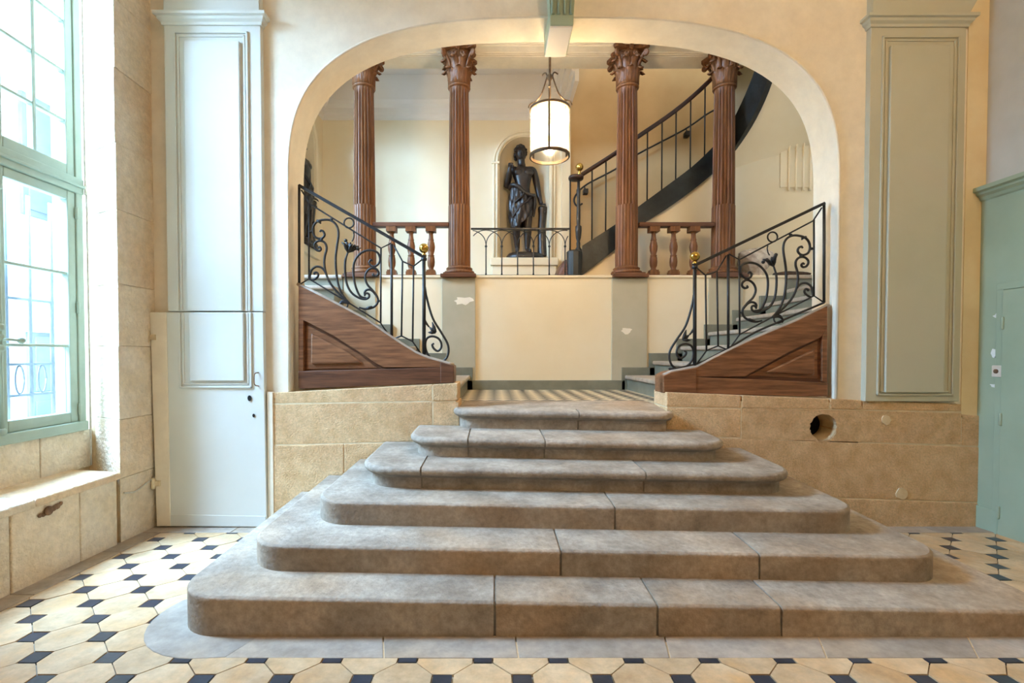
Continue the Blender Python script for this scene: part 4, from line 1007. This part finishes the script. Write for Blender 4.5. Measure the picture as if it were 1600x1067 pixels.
# ================================================================== WOODEN STRING PANELS
YWP=YW+.03
def strpanel(name,outline,frame_tri,rail,label,end_px):
    e=empty(name,((outline[0][0]+outline[1][0])/2,YWP,.9),label,'stair panel')
    mk('panel_board',MB().prism_xz(outline,YWP+.03,YWP+.07),M['oak'],e)
    return e
def pp(l,Y=YWP): return [(pix(a,b,Y).x,pix(a,b,Y).z) for a,b in l]
def wpanel(topcurve,bottom,stile_in,rail_top,tri_in,label,flip):
    e=empty('wooden_stair_panel',(pix(*bottom[0],YWP).x,YWP,pix(*bottom[0],YWP).z),label,'stair panel')
    mk('back_board',MB().prism_xz(pp(bottom+topcurve),YWP+.03,YWP+.075),M['oakdark'],e,fix=True)
    # sloping rail : band under the curve
    lo=tri_in['slope']; band=topcurve+lo
    mk('sloping_rail',MB().prism_xz(pp(band),YWP,YWP+.035),M['oak'],e,fix=True,bevel=.004)
    mk('bottom_rail',MB().prism_xz(pp(tri_in['rail']),YWP-.004,YWP+.035),M['oakdark' if not flip else 'oak'],e,fix=True,bevel=.005)
    mk('stile',MB().prism_xz(pp(tri_in['stile']),YWP+.001,YWP+.035),M['oak'],e,fix=True,bevel=.004)
    mk('raised_field',MB().prism_xz(pp(tri_in['field']),YWP+.024,YWP+.034),M['oak'],e,fix=True,bevel=.004)
    mk('field_centre',MB().prism_xz(pp(tri_in['centre']),YWP+.002,YWP+.028),M['oak'],e,fix=True,bevel=.014)
    if 'end' in tri_in: mk('end_block',MB().prism_xz(pp(tri_in['end']),YWP-.008,YWP+.20),M['oakdark' if not flip else 'oak'],e,fix=True,bevel=.006)
    # pale worn capping strip
    cpz=[pix(a,b,YWP+.04)+Vector((0,0,.004)) for a,b in topcurve]
    mk('capping',MB().tube(cpz,.014,6,flat=2.4),M['slab'],e)
    return e
tcL=[(709,571),(702,569),(669.5,560),(650,552),(623.6,535.6),(604,522.5),(571,499.5),(538,482),(505.6,465),(466,445)]
wpanel(tcL,[(466,607.5),(709,598)],None,None,dict(
  slope=[(466,499),(476,501),(520,524),(560,549),(590,569),(600,574),(709,575)][0:6]+[(690,574),(709,575)],
  rail=[(466,607.5),(709,598),(709,574),(690,574),(466,580)],
  stile=[(466,499),(474,500),(474,580),(466,580)],
  field=[(477,507),(477,577),(588,575),(560,553),(520,529)],
  centre=[(485,520),(485,569),(566,567),(545,551)],
  end=[(688,599),(709.5,598),(709.5,571.5),(700,569),(688,566)]),
  'dark red-brown oak triangular panel below the left iron railing',False)
tcR=[(1036.6,587),(1048.7,581.5),(1070,577.5),(1090,573.5),(1115.6,559.8),(1147.5,543.9),(1179,529),(1243,502.4),(1293,478)]
wpanel(tcR,[(1293,619.7),(1036.6,614)],None,None,dict(
  slope=[(1293,512),(1283,527),(1237,548),(1175,582),(1165,588),(1090,589),(1036.6,590)],
  rail=[(1293,619.7),(1036.6,614),(1036.6,590),(1090,589),(1293,598)],
  stile=[(1293,512),(1285,524),(1285,596),(1293,598)],
  field=[(1281,532),(1281,592),(1174,587),(1237,553)],
  centre=[(1274,545),(1274,586),(1196,582)],
  end=[(1088,615),(1036.6,614),(1036.6,587),(1048,581.5),(1070,577.5),(1088,574)]),
  'warm brown oak triangular panel below the right iron railing',True)
# ================================================================== SCROLLED IRON RAILINGS
YRL=YWP+.045
def L5(x,y): return (460+x/5.3375,280+y/5.3375)
def L6(x,y): return (560+x/4.6375,390+y/4.6375)
a5=lambda l:[L5(*p) for p in l]; a6=lambda l:[L6(*p) for p in l]
bars=dict(
 handrail=[(467.5,290),(663,402)],
 post=[(467.5,289),(467.5,445)],
 sub_rail=[(471,297),(484,318.5),(595.3,387.7),(611,380)],
 inner_post=[(482.8,317),(482.8,435.5)],
 lower_bar=[(467.5,445),(482.8,435.5),(548,475),(594.5,504.3),(611,529)],
 mid_bar=[(595.3,387.7),(594.8,504.3)],
 main_bar=[(612,381),(612,531)],
 bar_a=[L6(320,85),L6(312,625)], bar_b=[L6(400,120),L6(393,665)],
 strut_top=[(615,383),L6(320,85),L6(400,120),(660,405)],
 strut_low=[(613,530),L6(312,625),L6(393,665),(660,556)],
 newel=[(662.5,402),(662.5,559)],
 base_bar=[(467.5,445),(505.6,464.5),(538,481.5),(571,499),(604,522),(623.6,535),(650,551),(669.5,558.5),(685,563.5),(701,566.5)],
)
rad=dict(handrail=.013,post=.010,sub_rail=.006,inner_post=.007,lower_bar=.006,mid_bar=.007,main_bar=.010,bar_a=.007,bar_b=.007,strut_top=.006,strut_low=.006,newel=.014,base_bar=.008)
scrolls=[
 a5([(212,440),(222,428),(242,438),(252,465),(235,490),(205,496),(170,477),(155,435),(160,392),(185,357),(230,340),(290,340),(335,365),(362,410),(368,470),(355,560),(345,650),(348,760),(365,870),(400,960),(460,1035)]),
 a5([(198,574),(210,566),(222,582),(210,597),(185,590),(168,562),(172,535),(200,515),(240,520),(265,550),(268,590),(255,640),(250,700),(260,770),(290,850),(340,920),(400,985),(460,1035)]),
 a5([(130,832),(133,790),(145,755),(180,730),(220,735),(250,762),(268,800)]),
 a5([(140,842),(165,836),(190,818),(199,797),(188,779),(168,782),(170,796)]),
 a5([(445,612),(425,680),(424,780),(440,880),(480,950),(540,990),(590,1000),(620,985),(622,960),(603,950),(590,962)]),
 a5([(600,990),(550,975),(520,920),(500,850),(492,760),(500,690),(530,640),(580,602),(640,592),(690,610),(712,650),(710,690),(685,720),(655,728),(630,710),(625,688),(640,672),(652,685)]),
 a5([(662,785),(655,800),(680,808),(700,792),(697,765),(670,742),(640,742),(605,770),(590,820),(610,880),(655,930),(690,980),(697,1015),(680,1052),(640,1075),(590,1082),(540,1070)]),
 a5([(588,975),(585,945),(600,925),(630,922),(660,942),(688,982)]),
 a5([(470,1040),(430,1030),(395,1028),(372,1050),(380,1075)]),
 a6([(483,270),(500,370),(540,500),(600,600),(645,680),(653,740),(635,790),(600,812)]),
 a6([(548,680),(535,690),(545,715),(575,735),(600,710),(598,670),(575,640),(535,628),(500,640),(485,675),(490,730),(520,780),(570,808),(640,822),(655,812)]),
 a6([(480,500),(490,530),(512,560)]),
]
rings=[((545.2,348.4),7.6),((537,476),6.4)]
stalk=a5([(492,440),(497,465),(490,500),(478,520)])
def iron_railing(T,label,group=None):
    """T maps a traced picture position to the railing's own plane"""
    W=lambda p:pix(*T(p),YRL)
    e=empty('wrought_iron_railing',tuple(W((565,505))),label,'railing')
    obs={}
    for k,l in bars.items():
        pts=[W(p) for p in l]; nm={'bar_a':'bar','bar_b':'bar','mid_bar':'bar','main_bar':'bar','inner_post':'bar'}.get(k,k)
        if k=='handrail':
            m=MB(); m.bar(pts[0],pts[1]+(pts[1]-pts[0])*.01,.022,.036)
        elif k in('newel','post','main_bar'):
            m=MB(); m.tube(pts,rad[k],10)
            if k=='newel': m.lathe([(.012,-.03),(.022,-.022),(.022,-.006),(.014,.0),(.02,.006),(.02,.014)],tuple(pts[0]),14)
        else:
            m=MB(); m.tube(pts if len(pts)<6 else crom(pts,3),rad[k],8)
        obs[k]=mk(nm,m,M['iron'],e,bevel=.004 if k=='handrail' else 0)
    for s in scrolls:
        c=crom([W(p) for p in s],6); n=len(c)
        mk('scroll',MB().tube(c,[.0088*(1.0 if 4<i<n-4 else .8) for i in range(n)],7),M['iron'],e)
    for (c,r) in rings:
        cc=W(c); rr=r*YRL/F
        mk('ring',MB().tube([cc+Vector((rr*math.cos(t),0,rr*math.sin(t))) for t in [2*math.pi*i/28 for i in range(29)]],.006,7,cap=False),M['iron'],e)
    # leaf flower on its stalk
    fl=MB(); fl.tube(crom([W(p) for p in stalk],4),.005,6); base=W(L5(447,610)); tip=W(L5(480,520)); ax=(tip-base)
    side=Vector((ax.z,0,-ax.x)).normalized()
    for k in range(7):
        a=(k-3)/3; d=(ax.normalized()*1.0+side*a*.75+Vector((0,-.5*math.cos(k*1.7),0))); d.normalize(); ln=ax.length*random.uniform(.95,1.3)
        fl.tube([base,base+d*ln*.35,base+d*ln*.7+Vector((0,-.006,0)),base+d*ln+side*a*.014-ax.normalized()*.012],[.006,.015,.012,.003],6)
    for p in ((428,512),(530,580),(500,560)): fl.sphere(W(L5(*p)),.014,8,6)
    mk('flower',fl,M['iron'],e)
    lf=MB(); base=W(L6(560,600))
    for p in ((535,525),(505,600),(512,560),(545,560)): q=W(L6(*p)); lf.tube([base,base.lerp(q,.5)+Vector((0,-.008,0)),q],[.008,.014,.003],6)
    mk('leaf',lf,M['iron'],e)
    for pts in (((185,345),(215,355),(220,372)),((300,335),(318,335),(310,348)),((650,1066),(620,1072),(590,1078))):
        lf=MB(); q=[W(L5(*p)) for p in pts]; lf.tube(q,[.010,.012,.004],6); mk('leaf',lf,M['iron'],e)
    for p in ((138,438),(228,505),(655,728),(702,1015)): lf=MB(); lf.sphere(W(L5(*p)),.011,8,6); mk('collar',lf,M['iron'],e)
    nt=W((662.5,402)); b=MB(); b.lathe([(.018,.012),(.020,.018),(.010,.026),(.014,.034)],tuple(nt),12); b.sphere(nt+Vector((0,0,.068)),.037,18,12); mk('brass_ball',b,M['brass'],e,label='polished brass ball finial')
    return e
iron_railing(lambda p:p,'scrolled black wrought iron railing with brass ball on the left side of the steps')
def mapR(p):
    t=(663-p[0])/195.5
    return (1085+(663-p[0])*202.6/195.5, 414.8-99*t+(p[1]-(402-114*t)))
iron_railing(mapR,'scrolled black wrought iron railing with brass ball on the right side of the steps')
# ================================================================== LANTERN
Yl=4.6; lx=px_x(858,Yl); lz=lambda b:pz(b,Yl); LR=.18
la=empty('hanging_lantern',(lx,Yl,lz(246)),'cylindrical glass lantern with bronze rings hanging on a rod under the arch','lantern')
mk('rod',MB().tube([(lx,Yl,lz(170)),(lx,Yl,HC)],.011,8),M['lampmetal'],la)
ztop,zbot=lz(172),lz(244)
for z,h in ((ztop,.022),(zbot,.026)):
    m=MB(); m.lathe([(LR-.008,-h/2),(LR+.006,-h/2),(LR+.006,h/2),(LR-.008,h/2),(LR-.008,-h/2)],(lx,Yl,z),40,False,False); mk('ring',m,M['lampmetal'],la)
m=MB(); m.lathe([(LR-.002,zbot),(LR-.002,ztop)],(lx,Yl,0),40,True,False); mk('glass_cylinder',m,M['lampglass'],la,label='frosted glass cylinder glowing warm white')
for k in range(3):
    a=math.radians(262+120*k); x,y=lx+LR*math.cos(a),Yl+LR*math.sin(a)
    mk('stay',MB().tube([(x,y,zbot),(x,y,ztop)],.010,6),M['lampmetal'],la)
    d=Vector((math.cos(a),math.sin(a),0)); c=Vector((lx,Yl,0))
    ctl=[(.19,ztop+.01),(.16,ztop+.05),(.155,ztop+.10),(.19,ztop+.115),(.215,ztop+.10)]
    mk('crown_scroll',MB().tube(crom([c+d*r+Vector((0,0,z)) for r,z in [(.15,ztop),(.142,ztop+.05),(.150,ztop+.10),(.19,ztop+.125),(.225,ztop+.115),(.235,ztop+.09)]],4),.006,6),M['lampmetal'],la)
    mk('crown_scroll',MB().tube(crom([c+d*r+Vector((0,0,z)) for r,z in [(.190,ztop+.125),(.145,ztop+.13),(.095,ztop+.17),(.055,ztop+.25),(.030,ztop+.32),(.05,ztop+.355),(.085,ztop+.345)]],5),.007,6),M['lampmetal'],la)
mk('hub',MB().lathe([(.012,ztop+.27),(.024,ztop+.285),(.026,ztop+.31),(.014,ztop+.33)],(lx,Yl,0),12),M['lampmetal'],la)
mk('stem',MB().tube([(lx,Yl,ztop-.10),(lx,Yl,ztop+.3)],.009,8),M['lampmetal'],la)
for k in range(3):
    a=math.radians(20+120*k); x,y=lx+.06*math.cos(a),Yl+.06*math.sin(a)
    t=mk('candle',MB().tube([(lx,Yl,ztop-.10),(x,y,ztop-.30),(x,y,ztop-.26)],.008,8),M['lampmetal'],la)
    b=MB(); b.sphere((x,y,ztop-.205),.024,10,8,(1,1,1.7)); mk('bulb',b,M['bulb'],t)
lamp('lantern_light','POINT',(lx,Yl,ztop-.2),140,(1.0,.72,.42),.06)
# ================================================================== STATUES
def statue(ox,oy,oz,sc,rot,label):
    e=empty('bronze_statue',(ox,oy,oz),label,'statue')
    c,s=math.cos(rot),math.sin(rot)
    def TW(v): x,y,z=v; return (ox+(x*c-y*s)*sc,oy+(x*s+y*c)*sc,oz+z*sc)
    def tb(name,mb,par=None,sub=0):
        m2=MB(); m2.v=[TW(v) for v in mb.v]; m2.f=mb.f; m2.sm=mb.sm; o=mk(name,m2,M['bronze'],par or e,fix=True)
        if sub: q=o.modifiers.new('sub','SUBSURF'); q.levels=sub; q.render_levels=sub
        return o
    # body: a skinned skeleton (1.0 unit high from feet to crown ~ 1.45 m)
    J={ 'pel':((0.0,0,.78),.135,.10),'wa':((.02,-.005,.93),.118,.088),'ch':((.012,-.012,1.10),.15,.105),'ne0':((0,-.005,1.235),.075,.06),'ne':((-.012,-.012,1.30),.050,.05),'he':((-.02,-.028,1.40),.066,.078),'cr':((-.02,-.022,1.475),.05,.055),
        'shL':((-.165,-.005,1.195),.062,.058),'elL':((-.215,.015,.93),.045,.045),'wrL':((-.20,-.12,1.10),.034,.034),'haL':((-.185,-.135,1.19),.036,.026),
        'shR':((.172,.0,1.21),.060,.058),'elR':((.235,.02,.94),.044,.044),'wrR':((.262,-.02,.755),.032,.032),'haR':((.285,-.04,.70),.036,.024),
        'hiL':((-.075,0,.70),.095,.092),'knL':((-.085,-.05,.40),.060,.062),'caL':((-.075,-.01,.27),.052,.055),'anL':((-.06,.015,.075),.034,.036),'toL':((-.085,-.10,.035),.036,.022),
        'hiR':((.075,0,.70),.095,.092),'knR':((.085,-.015,.39),.060,.062),'caR':((.088,.01,.27),.053,.056),'anR':((.085,.02,.075),.034,.036),'toR':((.115,-.095,.035),.036,.022)}
    E=[('pel','wa'),('wa','ch'),('ch','ne0'),('ne0','ne'),('ne','he'),('he','cr'),('ch','shL'),('shL','elL'),('elL','wrL'),('wrL','haL'),('ch','shR'),('shR','elR'),('elR','wrR'),('wrR','haR'),('pel','hiL'),('hiL','knL'),('knL','caL'),('caL','anL'),('anL','toL'),('pel','hiR'),('hiR','knR'),('knR','caR'),('caR','anR'),('anR','toR')]
    ks=list(J); me=bpy.data.meshes.new('body'); me.from_pydata([TW(J[k][0]) for k in ks],[(ks.index(a),ks.index(b)) for a,b in E],[])
    o=bpy.data.objects.new('body',me); COL.objects.link(o); setpar(o,e); me.materials.append(M['bronze'])
    md=o.modifiers.new('skin','SKIN'); md.use_smooth_shade=True
    for i,k in enumerate(ks):
        sv=me.skin_vertices[0].data[i]; sv.radius=(J[k][1]*sc,J[k][2]*sc); sv.use_root=(k=='pel')
    sb=o.modifiers.new('sub','SUBSURF'); sb.levels=2; sb.render_levels=2
    # face and curls
    f=MB(); f.sphere((-.02,-.03,1.405),.083,18,14,(.86,.98,1.22)); f.sphere((-.022,-.112,1.398),.014,8,6,(.8,1.2,1.7)); f.sphere((-.021,-.098,1.335),.026,10,7,(1.1,.8,.8)); f.sphere((-.022,-.104,1.365),.016,8,6,(1.4,.7,.45))
    for sx in (-1,1): f.sphere((-.022+sx*.03,-.096,1.425),.016,8,6,(1.4,.7,.5)); f.sphere((-.02+sx*.074,-.02,1.39),.018,8,6,(.5,.9,1.3)); f.sphere((-.022+sx*.03,-.100,1.409),.010,8,6)
    hd=tb('head',f)
    hr=MB(); rnd=random.Random(3)
    for k in range(70):
        a=rnd.uniform(0,2*math.pi); el=rnd.uniform(.12,1.45); r=.088
        x=r*math.cos(el)*math.cos(a); y=r*math.cos(el)*math.sin(a); z=r*1.18*math.sin(el)
        if y<-.05 and z<.06: continue
        hr.sphere((-.02+x*.95,-.022+y,1.415+z),rnd.uniform(.016,.024),7,5)
    for k in range(14):
        a=rnd.uniform(.1,math.pi-.1); hr.sphere((-.02+.083*math.cos(a),-.02+.08*math.sin(a),rnd.uniform(1.33,1.42)),.02,7,5)
    tb('curly_hair',hr,hd)
    # fingers
    fg=MB()
    for k in range(4): x=-.205+.016*k; fg.tube([(x,-.135,1.185),(x+.004,-.140,1.225-.003*abs(k-1.5)),(x+.010,-.115,1.243-.004*abs(k-1.5))],[.010,.009,.006],6)
    fg.tube([(-.165,-.135,1.16),(-.142,-.135,1.185),(-.132,-.125,1.205)],[.011,.010,.007],6)
    for k in range(4): x=.262+.016*k; fg.tube([(x,-.045,.705),(x+.006,-.085,.70),(x+.008,-.105,.672)],[.010,.009,.006],6)
    fg.tube([(.262,-.03,.72),(.242,-.06,.71),(.236,-.08,.69)],[.011,.010,.007],6)
    tb('fingers',fg)
    # chest relief
    cr=MB()
    for sx in (-1,1): cr.sphere((.012+sx*.068,-.088,1.125),.07,12,8,(1.05,.42,.72))
    for r_ in range(3):
        for sx in (-1,1): cr.sphere((.018+sx*.035,-.082,1.02-.055*r_),.034,8,6,(1,.4,.8))
    tb('torso_relief',cr)
    # wrapped drapery
    dr=MB(); rows=[]; NU=72; NV=22
    for i in range(NV+1):
        v=i/NV; row=[]
        for k in range(NU):
            a=2*math.pi*k/NU; sx_=math.cos(a); sy=math.sin(a)
            ztop_=.90+.055*(-sx_)-.035*max(0,-sy)+.0; zbt=.36+.16*max(0,sx_)+.07*max(0,-sy)*(1 if sx_>-.2 else .3)
            z=ztop_+(zbt-ztop_)*v
            rx=.150+.030*math.sin(v*math.pi*.9)-.012*v; ry=.118+.030*math.sin(v*math.pi*.8)-.012*v
            fold=.011*math.sin(a*9+v*7.5+1.2*math.sin(a*2))*min(1,v*3+.25)+.006*math.sin(a*17-v*9)
            row.append((sx_*(rx+fold)-.005,sy*(ry+fold)-.012,z))
        rows.append(row)
    dr.grid(rows,True,closed=True); dp_=tb('drapery',dr)
    rl=MB(); rl.tube(crom([(-.165,.03,.93),(-.150,-.07,.95),(-.08,-.125,.92),(.02,-.135,.84),(.10,-.120,.80),(.165,-.06,.815),(.175,.03,.84)],5),[.022+.012*math.sin(i/3.0)*.3+.008 for i in range(31)],8)
    rl.tube(crom([(.12,-.12,.80),(.06,-.150,.72),(-.02,-.155,.66),(-.09,-.13,.58),(-.14,-.08,.50)],5),.017,8)
    rl.tube(crom([(.02,-.14,.84),(-.03,-.15,.77),(-.09,-.135,.72),(-.15,-.08,.68)],5),.015,8)
    rl.tube(crom([(.165,-.07,.81),(.172,-.085,.70),(.165,-.07,.60),(.16,-.06,.52)],5),[.030,.028,.028,.027,.026,.026,.025,.024,.022,.020,.018,.018,.016,.014,.012,.010],8)
    tb('drapery_roll',rl,dp_)
    tr=MB(); tr.tube(crom([(.315,.03,-.01),(.300,.02,.15),(.290,.01,.35),(.296,0,.52),(.300,-.005,.63),(.300,-.01,.685)],4),[.085,.08,.075,.07,.066,.062,.06,.058,.056,.055,.054,.054,.055,.056,.058,.062,.066,.068,.068,.062,.05],14)
    tr.sphere((.33,-.05,.60),.022,8,6); tr.sphere((.26,-.05,.34),.02,8,6); tb('tree_trunk_support',tr)
    bs=MB(); bs.lathe([(.27,-.075),(.275,-.06),(.27,-.03),(.25,-.005),(.235,.012)],(.02,0,0),32); bs.v=[(v[0]*1.0+.03,v[1]*.72,v[2]) for v in bs.v]; tb('base',bs)
    return e
zs_=NZB
SS=(pz(231,YK+.12)-zs_)/(1.50+.075)
statue(px_x(817,YK+.12)-.02,YK+.12,zs_+.075*SS,SS,0.12,'dark bronze draped male statue in the arched niche behind the central railing')
statue(XN-.06,6.26,2.60+.075*.86,.86,math.radians(80),'dark statue half hidden in the left side niche behind the arch jamb')
# ================================================================== BAG AND CLOTH ON THE RIGHT LANDING
def crumple(name,c,r,m,seed,label,cat,sub=4):
    bm=bmesh.new(); bmesh.ops.create_icosphere(bm,subdivisions=sub,radius=1); rn=random.Random(seed)
    pl=[(Vector((rn.gauss(0,1),rn.gauss(0,1),rn.gauss(0,1))).normalized(),rn.uniform(.62,1.0)) for _ in range(46)]
    for v in bm.verts:
        n=v.co.normalized(); k=1.25
        for d,h in pl:
            t=n.dot(d)
            if t>.05: k=min(k,h/t)
        k*=1+.03*math.sin(n.x*17+n.z*11)
        v.co=Vector((n.x*r[0],n.y*r[1],n.z*r[2]))*k
    me=bpy.data.meshes.new(name); bm.to_mesh(me); bm.free()
    z0=min(v.co.z for v in me.vertices)
    for v in me.vertices:
        v.co.z-=z0
        if v.co.z<.04: v.co.z=.0
    me.materials.append(m); o=bpy.data.objects.new(name,me); COL.objects.link(o); o.location=c; return tagit(o,label,cat)
crumple('crumpled_bag',(px_x(1180,5.80),5.80,ZU),(.26,.17,.20),M['bag'],5,'crumpled beige plastic bag lying beside the right column on the landing','bag')
crumple('dark_cloth',(px_x(1238,5.68),5.74,ZU),(.28,.07,.045),M['cloth'],9,'dark rag lying along the landing edge right of the crumpled bag','cloth',3)
